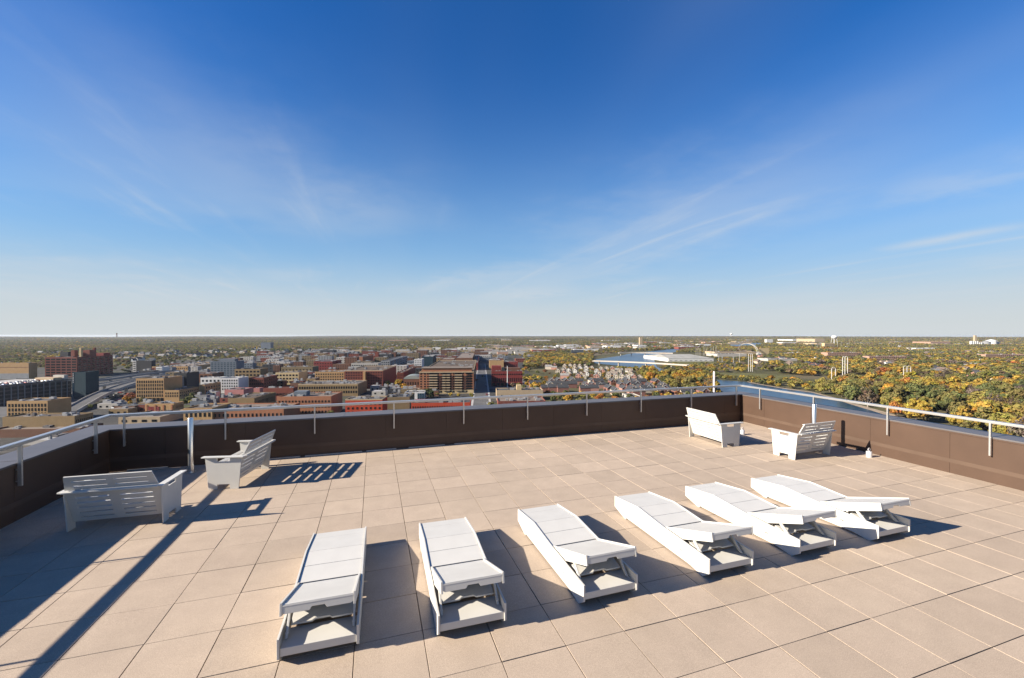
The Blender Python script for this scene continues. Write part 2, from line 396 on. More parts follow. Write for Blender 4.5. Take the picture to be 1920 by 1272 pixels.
anchor('small galvanised roof anchor half hidden between the left steel pole and the bench', -3.26, 10.36)

# ------------------------------------------------------------------ benches
def make_bench():
    t = thing('slatted_bench', 'white bench', 'bench')
    LN = 1.185; th = 0.019
    for x in (th / 2, LN - th / 2):
        ol = [(0, 0), (.15, 0), (.15, .09), (.37, .09), (.37, 0), (.52, 0), (.575, .584), (.375, .584), (.375, .507), (.15, .507), (.15, .584), (-.055, .584)]
        prism('side_panel', [ol], th, frame((0, 1, 0), (0, 0, 1), (1, 0, 0), (x, 0, 0)), WHITE, t, 0.002)
        sgn = -1 if x < LN / 2 else 1
        cx = x + sgn * 0.008
        prism('armrest', [[(cx - .046, -.10), (cx + .046, -.10), (cx + .046, .62), (cx - .046, .64)]], th, frame((1, 0, 0), (0, 1, 0), (0, 0, 1), (0, 0, .595)), WHITE, t, 0.002)
    a, b = th + .001, LN - th - .001
    # seat, sloping back
    s = Vector((0, .47, -.085)).normalized(); n = Vector((1, 0, 0)).cross(s)
    hol = [slot(cx, cy, .44, .016) for cx in (LN * .27, LN * .73) for cy in (.09, .17, .25, .33, .41)]
    prism('seat', [[(a, 0), (b, 0), (b, .47), (a, .47)]] + hol, th, frame((1, 0, 0), s, n, (0, -.03, .40)), WHITE, t)
    prism('front_apron', [[(a, 0), (b, 0), (b, .10), (a, .10)]], th, frame((1, 0, 0), (0, 0, 1), (0, -1, 0), (0, .0, .285)), WHITE, t)
    # back: lower sheet between the panels, upper sheet leaning further
    lo, hi = Vector((0, .405, .105)), Vector((0, .585, .606)); d = (hi - lo); L_ = d.length; d.normalize(); n = Vector((1, 0, 0)).cross(d)
    rows = [.07 + k * (L_ - .105) / 5 for k in range(6)]
    hol = [slot(cx, cy, LN * .345, .021) for cx in (LN * .275, LN * .725) for cy in rows]
    prism('lower_backrest', [[(a, 0), (b, 0), (b, L_), (a, L_)]] + hol, th, frame((1, 0, 0), d, n, lo), WHITE, t)
    lo, hi = Vector((0, .592, .624)), Vector((0, .682, .838)); d = (hi - lo); L_ = d.length; d.normalize(); n = Vector((1, 0, 0)).cross(d)
    hol = [slot(cx, cy, LN * .345, .021) for cx in (LN * .29, LN * .71) for cy in (.062, .15)]
    prism('upper_backrest', [[(.03, 0), (LN - .03, 0), (LN - .072, L_), (.072, L_)]] + hol, th, frame((1, 0, 0), d, n, lo), WHITE, t)
    bbox_obj('back_rail', a + .002, b - .002, .598, .66, .588, .606, WHITE, t, 0.002)
    for x in (LN * .5,):
        MB().tube([(x, .628, .578), (x, .628, .5875)], .012, 8).build('bolt', STEEL, t)
    return t
def place(o, r, org):
    r = Vector(r).normalized(); o.location = (org[0], org[1], 0); o.rotation_euler = (0, 0, math.atan2(-r.x, r.y))
def solve_bench(o, label, r, rear, at_x):
    r = Vector(r).normalized(); x = Vector((r.y, -r.x)); org = Vector(rear) - r * .52 - x * at_x
    place(o, r, org); o['label'] = label
BENCH_G = 'white slotted benches by the parapet walls'
b0 = make_bench(); b0['group'] = BENCH_G
bs = [b0, copy_tree(b0), copy_tree(b0), copy_tree(b0)]
solve_bench(bs[0], 'white slotted bench in the shade of the left wall, its back to the viewer', (-.054, -.9986), (-4.196, 7.713), 1.185)
solve_bench(bs[1], 'white slotted bench beside the left steel pole, its back to the loungers', (.974, -.215), (-2.371, 8.915), 1.185)
solve_bench(bs[2], 'white slotted bench with sunlit back, farthest from the viewer near the right corner', (-1, .012), (8.313, 8.383), 0.0)
solve_bench(bs[3], 'white slotted bench in front of the right steel pole, its back to the viewer', (.045, -.999), (10.224, 7.093), 0.0)

# ------------------------------------------------------------------ sun loungers
def make_lounger():
    t = thing('sun_lounger', 'white lounger', 'sun lounger')
    Wd = 0.655; th = 0.019
    YZ = lambda x: frame((0, 1, 0), (0, 0, 1), (1, 0, 0), (x, 0, 0))
    side = [(0, .078), (.105, 0), (.17, 0), (.185, .006), (.33, .026), (1.695, .026), (1.705, 0), (1.76, 0), (2.03, .078), (2.03, .243), (1.41, .312), (.82, .268), (0, .248)]
    for x in (th / 2, Wd - th / 2):
        prism('side_panel', [side, slot(.47, .13, .05, .014)], th, YZ(x), WHITE, t, 0.002)
    a, b = th + .002, Wd - th - .002
    def board(nm, p0, p1, m=WHITE, drop=.012, tk=.018, x0=a, x1=b):
        p0 = Vector((0, *p0)); p1 = Vector((0, *p1)); d = p1 - p0; L_ = d.length; d.normalize(); n = Vector((1, 0, 0)).cross(d)
        prism(nm, [[(x0, 0), (x1, 0), (x1, L_), (x0, L_)]], tk, frame((1, 0, 0), d, n, p0 - n * (drop + tk / 2)), m, t, 0.003)
    def lerp(p, q, f): return (p[0] + (q[0] - p[0]) * f, p[1] + (q[1] - p[1]) * f)
    P0, P1, P2 = (.835, .269), (1.41, .312), (2.03, .243)
    board('seat_board', lerp(P0, P1, 0), lerp(P0, P1, .495)); board('seat_board', lerp(P0, P1, .505), lerp(P0, P1, .995))
    board('seat_board', lerp(P1, P2, .007), lerp(P1, P2, .69)); board('seat_board', lerp(P1, P2, .694), lerp(P1, P2, .998))
    # raised head section
    pv, tp = Vector((0, .815, .268)), Vector((0, -.004, .555)); d = (tp - pv); L_ = d.length; d.normalize(); n = d.cross(Vector((1, 0, 0))) ; n = n if n.z > 0 else -n
    c, e = a + .004, b - .004
    px = prism('head_board', [[(c + th + .001, 0), (e - th - .001, 0), (e - th - .001, L_ - .004), (c + th + .001, L_ - .004)]], .018, frame((1, 0, 0), d, Vector((1, 0, 0)).cross(d), pv - n * .021), WHITE, t, .003)
    for x in (c + th / 2, e - th / 2):
        prism('head_rail', [[(.82, .270), (-.004, .557), (-.022, .456), (.14, .392), (.47, .262)]], th, YZ(x), WHITE, t, 0.002)
    lipd = Vector((0, -.018, -.10)).normalized(); m_ = Wd / 2
    prism('head_lip', [[(c + th + .001, 0), (e - th - .001, 0), (e - th - .001, .066), (e - th - .02, .078), (m_ + .07, .078), (m_ + .052, .052), (m_ - .052, .052), (m_ - .07, .078), (c + th + .02, .078), (c + th + .001, .066)]],
          .016, frame((1, 0, 0), lipd, Vector((1, 0, 0)).cross(lipd), tp - n * .013 + Vector((0, .012, 0))), WHITE, t, 0.002)
    bbox_obj('cross_batten', c + th + .002, e - th - .002, .30, .318, .345, .41, WHITE, t)
    # base shelf and front board at the head end
    bbox_obj('front_board', a, b, .016, .035, .088, .158, WHITE, t)
    bbox_obj('base_shelf', a, b, .0355, .285, .139, .156, WHITE, t)
    # prop: two bars and a notched plate that carries them
    for x in (a + .03, b - .03):
        u0, u1 = (.32, .345), (.135, .172)
        prism('prop_bar', [[(u0[0] - .022, u0[1]), (u1[0] - .022, u1[1]), (u1[0] + .005, u1[1] - .008), (u1[0] + .03, u1[1]), (u0[0] + .03, u0[1])]], th, YZ(x), WHITE, t, .002)
        MB().tube([(x - .014, .15, .195), (x + .014, .15, .195)], .007, 8).build('pin', STEEL, t)
    pd = Vector((0, 1, .20)).normalized(); y0 = .235
    prism('prop_plate', [[(a + .045, 0), (m_ - .085, 0), (m_ - .06, .022), (m_ + .06, .022), (m_ + .085, 0), (b - .045, 0), (b - .045, .17), (a + .045, .17)]], .018,
          frame((1, 0, 0), pd, Vector((1, 0, 0)).cross(pd), (0, y0, .212)), WHITE, t, .002)
    bbox_obj('cross_beam', a, b, .50, .519, .05, .20, WHITE, t)
    bbox_obj('cross_beam', a, b, 1.30, 1.319, .06, .26, WHITE, t)
    MB().tube([(m_ + .16, .33, .262), (m_ + .16, .33, .40)], .005, 8).build('gas_rod', STEEL, t)
    bbox_obj('foot_board', a, b, 2.0, 2.018, .09, .225, WHITE, t)
    return t
LG = 'white sun loungers set out in a row across the pavers'
l0 = make_lounger(); l0['group'] = LG
names = ['white adjustable sun lounger nearest the camera, at the left end of the row', 'white adjustable sun lounger second from the left in the row of six',
         'white adjustable sun lounger third from the left in the row of six', 'white adjustable sun lounger fourth from the left in the row of six',
         'white adjustable sun lounger fifth from the left, beside the last one', 'white adjustable sun lounger at the right end of the row, nearest the sunlit wall']
spots = [((-.788, 3.963), (-.753, 6.006)), ((.553, 3.864), (.585, 5.876)), ((2.045, 3.869), (2.026, 5.906)), ((3.655, 3.871), (3.672, 5.907)), ((5.083, 3.885), (5.066, 5.917)), ((6.474, 3.845), (6.474, 5.848))]
for k, ((nx, ny), (fx, fy)) in enumerate(spots):
    o = l0 if k == 0 else copy_tree(l0)
    o['label'] = names[k]
    an = math.atan2(-(fx - nx), fy - ny)
    o.location = (nx, ny - (0.0 if k else -0.02), 0); o.rotation_euler = (0, 0, an)

# ------------------------------------------------------------------ ground, river, lawns, streets
AZ = R(14.1)                                       # street grid of the town, clockwise from +Y
U = Vector((math.cos(AZ), -math.sin(AZ), 0)); V_ = Vector((math.sin(AZ), math.cos(AZ), 0))
def hill(x, y):
    r = np.hypot(x, y); k = np.clip((r - 5500) / 8000, 0, 1)
    return k * (14 + 14 * np.sin(x / 2100.0 + 1.3) * np.cos(y / 2700.0 + .4) + 7 * np.sin(x / 730.0 + y / 910.0))
def make_ground():
    rs = np.concatenate([[0.0], np.geomspace(60, 15000, 60)]); n = 180
    an = np.linspace(0, 2 * np.pi, n, endpoint=False)
    V = [(0, 0, GZ)]; F = []
    for r in rs[1:]:
        for a in an:
            x, y = r * math.sin(a), r * math.cos(a); V.append((x, y, GZ + float(hill(x, y))))
    for k in range(n): F.append((0, 1 + (k + 1) % n, 1 + k))
    for i in range(len(rs) - 2):
        for k in range(n):
            a, b = 1 + i * n + k, 1 + i * n + (k + 1) % n; F.append((a, b, b + n, a + n))
    m = bpy.data.materials.new('open_ground'); m.use_nodes = True; nt = m.node_tree; N = nt.nodes; L = nt.links
    b = N['Principled BSDF']; b.inputs['Roughness'].default_value = 0.95; b.inputs['Specular IOR Level'].default_value = 0.1
    tc = N.new('ShaderNodeTexCoord'); n1 = N.new('ShaderNodeTexNoise'); n1.inputs['Scale'].default_value = 0.012; n1.inputs['Detail'].default_value = 8
    L.new(tc.outputs['Object'], n1.inputs['Vector'])
    cr = N.new('ShaderNodeValToRGB'); L.new(n1.outputs['Fac'], cr.inputs[0])
    e = cr.color_ramp.elements; e[0].position = .36; e[0].color = (.059, .055, .028, 1); e[1].position = .68; e[1].color = (.118, .098, .059, 1)
    e2 = e.new(.52); e2.color = (.079, .075, .036, 1)
    L.new(cr.outputs[0], b.inputs['Base Color'])
    me = bpy.data.meshes.new('ground'); me.from_pydata(V, [], F); me.materials.append(m)
    bm = bmesh.new(); bm.from_mesh(me); bmesh.ops.recalc_face_normals(bm, faces=bm.faces)
    if sum(f.normal.z for f in bm.faces) < 0: bmesh.ops.reverse_faces(bm, faces=bm.faces)
    bm.to_mesh(me); bm.free()
    tag(link('ground', me), kind='structure')
make_ground()
def sheet(name, pix, dz, m, z=GZ):
    if name == 'lawn': OPEN.append(pix)
    pts = [atz(u, v, z + dz) for u, v in pix]
    me = bpy.data.meshes.new(name); me.from_pydata([tuple(p) for p in pts], [], [tuple(range(len(pts)))]); me.materials.append(m)
    bm = bmesh.new(); bm.from_mesh(me); bmesh.ops.triangulate(bm, faces=bm.faces); bmesh.ops.recalc_face_normals(bm, faces=bm.faces)
    if bm.faces[:][0].normal.z < 0: bmesh.ops.reverse_faces(bm, faces=bm.faces)
    bm.to_mesh(me); bm.free()
    return tag(link(name, me), kind='structure')
def town_ground_mat():
    m = bpy.data.materials.new('town_ground'); m.use_nodes = True; nt = m.node_tree; N = nt.nodes; L = nt.links
    b = N['Principled BSDF']; b.inputs['Roughness'].default_value = .92; b.inputs['Specular IOR Level'].default_value = .15
    tc = N.new('ShaderNodeTexCoord'); n1 = N.new('ShaderNodeTexNoise'); n1.inputs['Scale'].default_value = .028; n1.inputs['Detail'].default_value = 9; n1.inputs['Roughness'].default_value = .62
    L.new(tc.outputs['Object'], n1.inputs['Vector']); cr = N.new('ShaderNodeValToRGB'); L.new(n1.outputs['Fac'], cr.inputs[0]); e = cr.color_ramp.elements
    e[0].position = .34; e[0].color = (.060, .070, .026, 1); e[1].position = .72; e[1].color = (.150, .125, .095, 1)
    for p, c in ((.43, (.045, .044, .040)), (.50, (.062, .059, .054)), (.58, (.040, .039, .037)), (.64, (.085, .078, .066))): q = e.new(p); q.color = (*c, 1)
    L.new(cr.outputs[0], b.inputs['Base Color']); return m
ASPH = town_ground_mat()
ROAD = mat('street_asphalt', (.125, .122, .118), .85, var=.18, vscale=.08, spec=.2)
WALK = mat('pale_pavement', (.40, .385, .36), .85, var=.12, vscale=.2)
OPEN = []
LAWN = mat('lawn_grass', (.135, .130, .052), .95, var=.30, vscale=.05, var2=.15, v2scale=.5, spec=.1)
DRYG = mat('dry_ground', (.17, .14, .095), .95, var=.25, vscale=.06, spec=.1)
SAND = mat('bank_stone', (.36, .29, .22), .95, var=.3, vscale=.2, spec=.1)
def water_mat():
    m = bpy.data.materials.new('river_water'); m.use_nodes = True; nt = m.node_tree; N = nt.nodes; L = nt.links
    b = N['Principled BSDF']; b.inputs['Base Color'].default_value = (.022, .055, .095, 1); b.inputs['Roughness'].default_value = .28
    tc = N.new('ShaderNodeTexCoord'); mp = N.new('ShaderNodeMapping'); mp.inputs['Scale'].default_value = (1, .35, 1); L.new(tc.outputs['Object'], mp.inputs[0])
    n = N.new('ShaderNodeTexNoise'); n.inputs['Scale'].default_value = .35; n.inputs['Detail'].default_value = 5; L.new(mp.outputs[0], n.inputs['Vector'])
    bp = N.new('ShaderNodeBump'); bp.inputs['Strength'].default_value = .8; bp.inputs['Distance'].default_value = .5
    L.new(n.outputs['Fac'], bp.inputs['Height']); L.new(bp.outputs[0], b.inputs['Normal']); return m
WATER = water_mat()
RIVER_R = [(1900, 900), (1740, 806), (1640, 772), (1600, 760), (1560, 747), (1522, 736.5), (1480, 731), (1430, 722.5), (1400, 716.5), (1345, 712.5), (1300, 709), (1256, 702.5), (1246, 695), (1232, 688), (1228, 680), (1226, 672), (1240, 666), (1262, 661), (1285, 657), (1310, 653), (1340, 650)]
RIVER_L = [(1330, 648), (1290, 652), (1256, 655), (1226, 658.5), (1178, 664), (1160, 668), (1118, 674), (1108, 678), (1120, 682), (1180, 688), (1216, 692), (1224, 698), (1240, 706), (1300, 716), (1336, 724), (1352, 733), (1376, 745), (1420, 800), (1440, 900)]
sheet('river', RIVER_R + RIVER_L, .25, WATER)
sheet('river', [(1372, 644.5), (1425, 643.5), (1432, 646), (1405, 650), (1378, 652.5), (1366, 650)], .3, WATER)
CITYPX = [(-700, 1000), (-700, 700), (-100, 690), (200, 690), (330, 676), (450, 672), (640, 664), (900, 660), (1000, 663), (985, 690), (1010, 722), (1025, 760), (1040, 1000)]
sheet('town_ground', CITYPX, .12, ASPH)
sheet('industrial_ground', [(820, 660), (980, 662), (1110, 668), (1170, 660), (1200, 650), (1000, 646), (700, 646), (640, 653)], .16, DRYG)
sheet('lawn', [(1252, 681), (1300, 684), (1345, 683), (1342, 677.5), (1290, 677), (1250, 678)], .3, LAWN)
sheet('lawn', [(1345, 703), (1400, 709), (1470, 713), (1500, 708), (1465, 703), (1400, 700), (1345, 699)], .3, LAWN)
sheet('lawn', [(1575, 712), (1640, 718), (1662, 711), (1600, 705)], .3, LAWN)
sheet('lawn', [(1700, 716), (1800, 722), (1812, 717), (1720, 711)], .3, LAWN)
sheet('lawn', [(1480, 684), (1560, 688), (1566, 684.5), (1490, 681)], .3, LAWN)
sheet('lawn', [(1838, 721), (1920, 726), (1925, 718), (1840, 715)], .3, LAWN)
sheet('rail_yard', [(1300, 693), (1345, 698), (1400, 692), (1440, 694), (1420, 680), (1340, 684), (1290, 688)], .34, DRYG)
sheet('river_bank', [(1400, 716.5), (1430, 722.5), (1480, 731), (1522, 736.5), (1560, 747), (1600, 760), (1606, 758.4), (1562, 745), (1522, 734.8), (1480, 729.4), (1430, 721.3), (1402, 715.5)], .4, SAND)
sheet('river_bank', [(1600, 760), (1640, 772), (1700, 792), (1800, 822), (1806, 818), (1712, 788), (1650, 770), (1606, 757.5)], .42, SAND)
# streets of the brick quarter
sheet('street', [(885.5, 775), (918, 775), (908.5, 682), (897.5, 682)], .20, ROAD)
for (a, b) in (((880.0, 775), (896.6, 682)), ((918.6, 775), (908.8, 682))):
    w = 4.5; s = 1 if a[0] < 900 else 0
    sheet('sidewalk', [a, (a[0] + 5.2, a[1]), (b[0] + 0.9, b[1]), b], .32, WALK)
sheet('street', [(640, 733), (1010, 728), (1010, 725), (640, 730)], .24, ROAD)
sheet('street', [(300, 716), (640, 712.5), (640, 710.5), (300, 713)], .24, ROAD)
sheet('street', [(340, 745), (560, 742), (560, 738), (340, 741)], .24, ROAD)
sheet('street', [(740, 745), (762, 745), (790, 690), (782, 690)], .22, ROAD)
sheet('street', [(985, 735), (1010, 735), (975, 690), (966, 690)], .22, ROAD)
sheet('highway_road', [(60, 790), (330, 702), (480, 680), (640, 667), (640, 665), (470, 677), (300, 696), (-60, 775)], .2, ROAD)

# ------------------------------------------------------------------ town building materials
def wallmat(n, c, v=.10): return mat(n, tuple(q * .86 for q in c), .85, var=v, vscale=.25, var2=.08, v2scale=1.6, detail=5, spec=.2)
PAL = dict(
    tan=wallmat('tan_brick', (.50, .315, .15)), ltan=wallmat('light_tan_wall', (.52, .40, .26)), cream=wallmat('cream_wall', (.64, .49, .27)), buff=wallmat('buff_brick', (.31, .215, .11)),
    orange=wallmat('orange_brick', (.42, .185, .10)), red=wallmat('red_brick', (.22, .072, .055)), bright=wallmat('bright_red_brick', (.50, .075, .035)), maroon=wallmat('maroon_brick', (.24, .045, .042)),
    brown=wallmat('brown_brick', (.19, .095, .062)), dkred=wallmat('dark_red_brick', (.23, .068, .048)), pink=wallmat('pink_wall', (.55, .24, .22)), rose=wallmat('rose_brick_wall', (.46, .29, .21)), white=wallmat('white_wall', (.78, .77, .74), .05),
    grey=wallmat('grey_panel', (.30, .31, .32)), slate=wallmat('slate_blue_panel', (.17, .20, .24)), dark=wallmat('dark_panel', (.045, .048, .055)), teal=wallmat('teal_glass_panel', (.02, .05, .068)),
    concrete=wallmat('pale_concrete', (.52, .49, .44)), olive=wallmat('olive_brick', (.23, .175, .10)))
GLASS = mat('window_glass', (.014, .016, .02), .2, 0, spec=.35)
GLASSB = mat('blue_glass', (.03, .06, .085), .1, 0, spec=.7)
ROOFS = [mat('grey_gravel_roof', (.15, .138, .128), .95, var=.25, vscale=.15, spec=.1), mat('brown_gravel_roof', (.13, .103, .082), .95, var=.25, vscale=.15, spec=.1),
         mat('pale_membrane_roof', (.34, .33, .32), .8, var=.15, vscale=.1), mat('black_tar_roof', (.055, .053, .052), .8, var=.3, vscale=.12), mat('tan_gravel_roof', (.18, .14, .11), .95, var=.2, vscale=.1)]
UNIT = mat('roof_unit_metal', (.33, .33, .33), .6, .2, var=.2, vscale=.6)
UNITD = mat('dark_roof_box', (.12, .11, .11), .8, var=.2, vscale=.4)
LOWP = mat('parapet_cap', (.58, .54, .48), .7)
WMESH = {}
def winmesh(w, h, d, m):
    k = (round(w, 2), round(h, 2), round(d, 2), m.name)
    if k not in WMESH: WMESH[k] = MB().box(-w / 2, w / 2, -d / 2, d / 2, 0, h).mesh('window', m)
    return WMESH[k]
FOOT = []                                           # occupied circles: x, y, r
BR = random.Random(21)
CLEAR = []
def clearing(P, ds, rad):
    d = Vector((-P.x, -P.y)).normalized()
    for k in ds: CLEAR.append((P.x + d.x * k, P.y + d.y * k, rad))
def solve_w(P0, d, xt, lim=400):
    lo, hi = 0.5, lim
    sgn = 1 if proj(P0 + d * 1.0)[0] > proj(P0)[0] else -1
    for _ in range(50):
        mid = (lo + hi) / 2
        if (proj(P0 + d * mid)[0] - xt) * sgn > 0: hi = mid
        else: lo = mid
    return lo
def B(label, cat, x0, x1, ytop, ybase, depth, col, win=None, side=None, roof=0, units=2, name='brick_building', rot=0.0, cap=None, group=None, winm=None, seed=None, hside=None, parts=None):
    """a building whose front runs from picture column x0 to x1 with its foot at row ybase and roof edge at row ytop; depth in metres or ('x', column of its far right corner)"""
    az = AZ + R(rot); u = Vector((math.cos(az), -math.sin(az), 0)); v = Vector((math.sin(az), math.cos(az), 0))
    P0 = atz(x0, ybase); w = solve_w(P0, u, x1)
    yh = 636 + FPX * math.tan(PITCH)
    h = (ybase - ytop) / (ybase - yh) * 62.0
    if isinstance(depth, tuple): depth = solve_w(P0 + u * w, v, depth[1], 220)
    t = thing(name, label, cat, P0, -az, group)
    m = PAL[col]; rm = ROOFS[roof]; r = random.Random(seed if seed is not None else int(x0 * 7 + ytop))
    MB().box(0, w, 0, depth, 0, h - .9).build('wall', m, t)
    pw = .35
    p = MB(); p.box(0, w, 0, pw, h - .9, h); p.box(0, w, depth - pw, depth, h - .9, h); p.box(0, pw, pw, depth - pw, h - .9, h); p.box(w - pw, w, pw, depth - pw, h - .9, h)
    p.build('roof_edge', PAL[cap] if cap else m, t)
    MB().box(pw, w - pw, pw, depth - pw, h - .899, h - .75).build('roof', rm, t)
    for k in range(units * 2):
        a, b, c = r.uniform(1.0, min(4.5, w * .22)), r.uniform(1.0, min(4.5, depth * .22)), r.uniform(.7, 2.0)
        x, y = r.uniform(1.2, max(1.3, w - a - 1.2)), r.uniform(1.2, max(1.3, depth - b - 1.2))
        bx_ = MB().box(x, x + a, y, y + b, h - .749, h - .75 + c)
        if r.random() < .5: bx_.box(x + a * .2, x + a * .5, y + b * .3, y + b * .6, h - .75 + c + .001, h - .4 + c)
        bx_.build('roof_unit', UNIT if r.random() < .6 else UNITD, t)
    gm = winm or GLASS
    if win:
        nx, nz, wf, hf, z0, ztop = win
        cw = (w - 1.0) / nx; chh = (h - z0 - ztop) / nz
        me = winmesh(cw * wf, chh * hf, .16, gm)
        for i in range(nx):
            for j in range(nz):
                o = link('window', me, t); o.location = (.5 + cw * (i + .5), -.03, z0 + chh * (j + (1 - hf) / 2))
    if side:
        ny, nz, wf, hf, z0, ztop = side
        cw = (depth - 1.0) / ny; chh = (h - z0 - ztop) / nz
        me = winmesh(cw * wf, chh * hf, .16, gm)
        for i in range(ny):
            for j in range(nz):
                o = link('window', me, t); o.location = (w + .03, .5 + cw * (i + .5), z0 + chh * (j + (1 - hf) / 2)); o.rotation_euler = (0, 0, math.pi / 2)
    c = P0 + u * w / 2 + v * depth / 2
    nseg = max(1, int(max(w, depth) / max(8, min(w, depth))))
    for k in range(nseg):
        f = (k + .5) / nseg
        q = P0 + u * (w * f if w > depth else w / 2) + v * (depth * f if depth >= w else depth / 2)
        FOOT.append((q.x, q.y, math.hypot(max(w, depth) / nseg, min(w, depth)) / 2 + 1))
    t['w_'] = w; t['d_'] = depth; t['h_'] = h
    if x0 > 1200:
        for q in range(int(w / 16) + 1): clearing(P0 + u * (q * 16), (10, 28, 46, 64, 82, 100), 13)
    return t
def sub(t, nm, x0, x1, y0, y1, z0, z1, m):
    return MB().box(x0, x1, y0, y1, z0, z1).build(nm, m, t)

# ---- left: arena, warehouse, garage, offices, ramps
a = B('tan windowless hall with a dark stripe, at the far left beside the red warehouse', 'building', -60, 54, 681.5, 712, ('x', 70), 'tan', None, None, 4, 3, 'event_hall')
sub(a, 'stripe', -.05, a['w_'] + .05, -.06, -.004, a['h_'] * .72, a['h_'] * .75, PAL['brown']); sub(a, 'base_band', -.05, a['w_'] + .05, -.06, -.004, 0, a['h_'] * .36, PAL['grey'])
wh = B('big red brick warehouse with deep window bays and rooftop tank frames, left of the ramps', 'building', 84.5, 144.5, 670, 707.5, ('x', 212), 'red', (6, 7, .80, .62, .8, 1.5), (8, 7, .55, .55, .8, 1.5), 0, 5, 'brick_warehouse')
w_, d_, h_ = wh['w_'], wh['d_'], wh['h_']
for fx, fy, ww, hh, mm in ((.66, .22, 5.5, 12, 'red'), (.92, .18, 3, 17, 'cream'), (1.0, .34, 10, 12, 'red'), (.97, .5, 3, 16, 'red'), (.1, .5, 12, 8, 'dark'), (.98, .75, 12, 5, 'maroon'), (.4, .8, 9, 6, 'brown')):
    sub(wh, 'rooftop_tower', w_ * fx - ww, w_ * fx - .4, d_ * fy, d_ * fy + ww, h_ - .749, h_ + hh * .8, PAL[mm])
# parking garage seen along its dark right side
P0 = atz(-6, 764.0)
gt = thing('parking_garage', 'long dark parking garage with pale piers and cars parked on its roof, left edge', 'parking garage', P0, -AZ - R(9))
gu = Vector((math.cos(AZ + R(9)), -math.sin(AZ + R(9)), 0)); gv = Vector((math.sin(AZ + R(9)), math.cos(AZ + R(9)), 0))
GL = solve_w(P0, gv, 136, 300); GH = 17.5; GW = 62
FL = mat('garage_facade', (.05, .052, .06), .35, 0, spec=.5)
m_ = MB()
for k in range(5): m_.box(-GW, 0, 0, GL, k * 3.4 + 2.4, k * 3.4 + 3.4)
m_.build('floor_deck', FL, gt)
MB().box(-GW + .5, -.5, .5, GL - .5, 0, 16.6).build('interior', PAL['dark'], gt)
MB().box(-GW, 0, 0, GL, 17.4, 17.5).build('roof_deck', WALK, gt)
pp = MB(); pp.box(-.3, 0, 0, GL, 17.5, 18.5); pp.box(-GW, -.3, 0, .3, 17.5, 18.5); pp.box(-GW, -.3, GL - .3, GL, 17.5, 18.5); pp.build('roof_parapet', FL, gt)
for k in range(13):
    y = GL * k / 12; MB().box(.01, .45, y - .3, y + .3, 0, 17.3).build('pier', PAL['grey'], gt)
sub(gt, 'roof_shed', -26, -6, GL * .80, GL * .92, 17.51, 20.5, PAL['ltan']); sub(gt, 'roof_shed', -16, -4, GL * .93, GL * .99, 17.51, 22.5, PAL['concrete'])
for k in range(8): FOOT.append((*(P0 + gv * GL * (k + .5) / 8 - gu * GW / 2).xy, 36))
tt = B('dark teal glass stair tower at the near right corner of the parking garage', 'tower', 137, 161, 698, 750, 14, 'teal', None, None, 3, 0, 'glass_tower', winm=GLASSB)
sub(tt, 'corner_strip', -.12, .9, -.12, -.004, 0, tt['h_'], GLASSB)
for k in range(6): sub(tt, 'lit_sign_block', .15, .75, -.2, -.125, tt['h_'] * (.92 - k * .06), tt['h_'] * (.95 - k * .06), PAL['white'])
B('tan office block with twelve tall narrow window strips, below the parking garage', 'building', 13, 89.5, 752.5, 792, ('x', 134), 'tan', (12, 4, .48, .72, 1, 1.6), None, 0, 3, 'office_building')
B('long blank brown brick warehouse behind the left handrail', 'building', 5, 140, 782, 815, ('x', 175), 'buff', None, (9, 2, .5, .5, 1, 1.5), 1, 6, 'brick_warehouse')
B('low brown shed with a pale ledge roof right behind the left railing', 'building', -20, 150, 806, 822, 16, 'brown', None, None, 4, 5, 'low_shed')
B('low pale flat building peeking through the gap under the left railing', 'building', 40, 210, 826, 836, 22, 'concrete', None, None, 2, 3, 'low_shed')
B('low building with light gravel roof behind the left corner post', 'building', 222, 300, 783, 797, 30, 'ltan', (4, 1, .5, .5, 1, 1), None, 4, 3, 'low_shed')
# hotel block with its lower wing
hb = B('tan six-storey block with rows of narrow paired windows, right of the ramps', 'building', 255, 307.5, 710, 755, 24, 'tan', (12, 5, .48, .72, 4.6, 1.6), None, 0, 3)
for k in range(7): sub(hb, 'shop_bay', hb['w_'] * (k + .1) / 7, hb['w_'] * (k + .9) / 7, -.11, -.004, .2, 4.0, GLASS)
hw = B('three-storey tan wing joined to the right of the six-storey block', 'building', 308, 336, 732, 755, ('x', 373), 'tan', (6, 2, .42, .66, 4.6, 1.6), (10, 2, .4, .5, 4.6, 1.6), 3, 2)
B('dark boxy service tower rising behind the tan six-storey block', 'building', 326, 350, 700, 738, 20, 'dark', None, None, 3, 2, 'service_tower')
B('grey plant-room block set back on the tan wing roof', 'building', 308, 325, 709, 742, 16, 'slate', None, None, 3, 1, 'service_tower')
sb = B('low orange-tan brick building with a plain red sign board on its front', 'building', 272, 326, 757.5, 782, ('x', 345), 'tan', (6, 1, .2, .35, 1.5, 3), (7, 2, .3, .6, 1, 1), 0, 4)
sub(sb, 'sign_board', sb['w_'] * .12, sb['w_'] * .5, -.2, -.004, sb['h_'] * .42, sb['h_'] * .78, PAL['maroon'])
for k in range(4): sub(sb, 'pilaster', sb['w_'] * (.04 + k * .29), sb['w_'] * (.04 + k * .29) + 1, -.3, -.004, 0, sb['h_'] - .95, PAL['orange'])
B('tan brick building with dark openings behind the back railing, left of the orange one', 'building', 344, 398, 766, 802, 22, 'tan', (6, 2, .45, .55, 1, 2), None, 1, 3)
B('long orange brick building with small square windows behind the back railing', 'building', 398.5, 532, 768, 800, 26, 'orange', (17, 2, .4, .5, 1, 2), None, 4, 5)
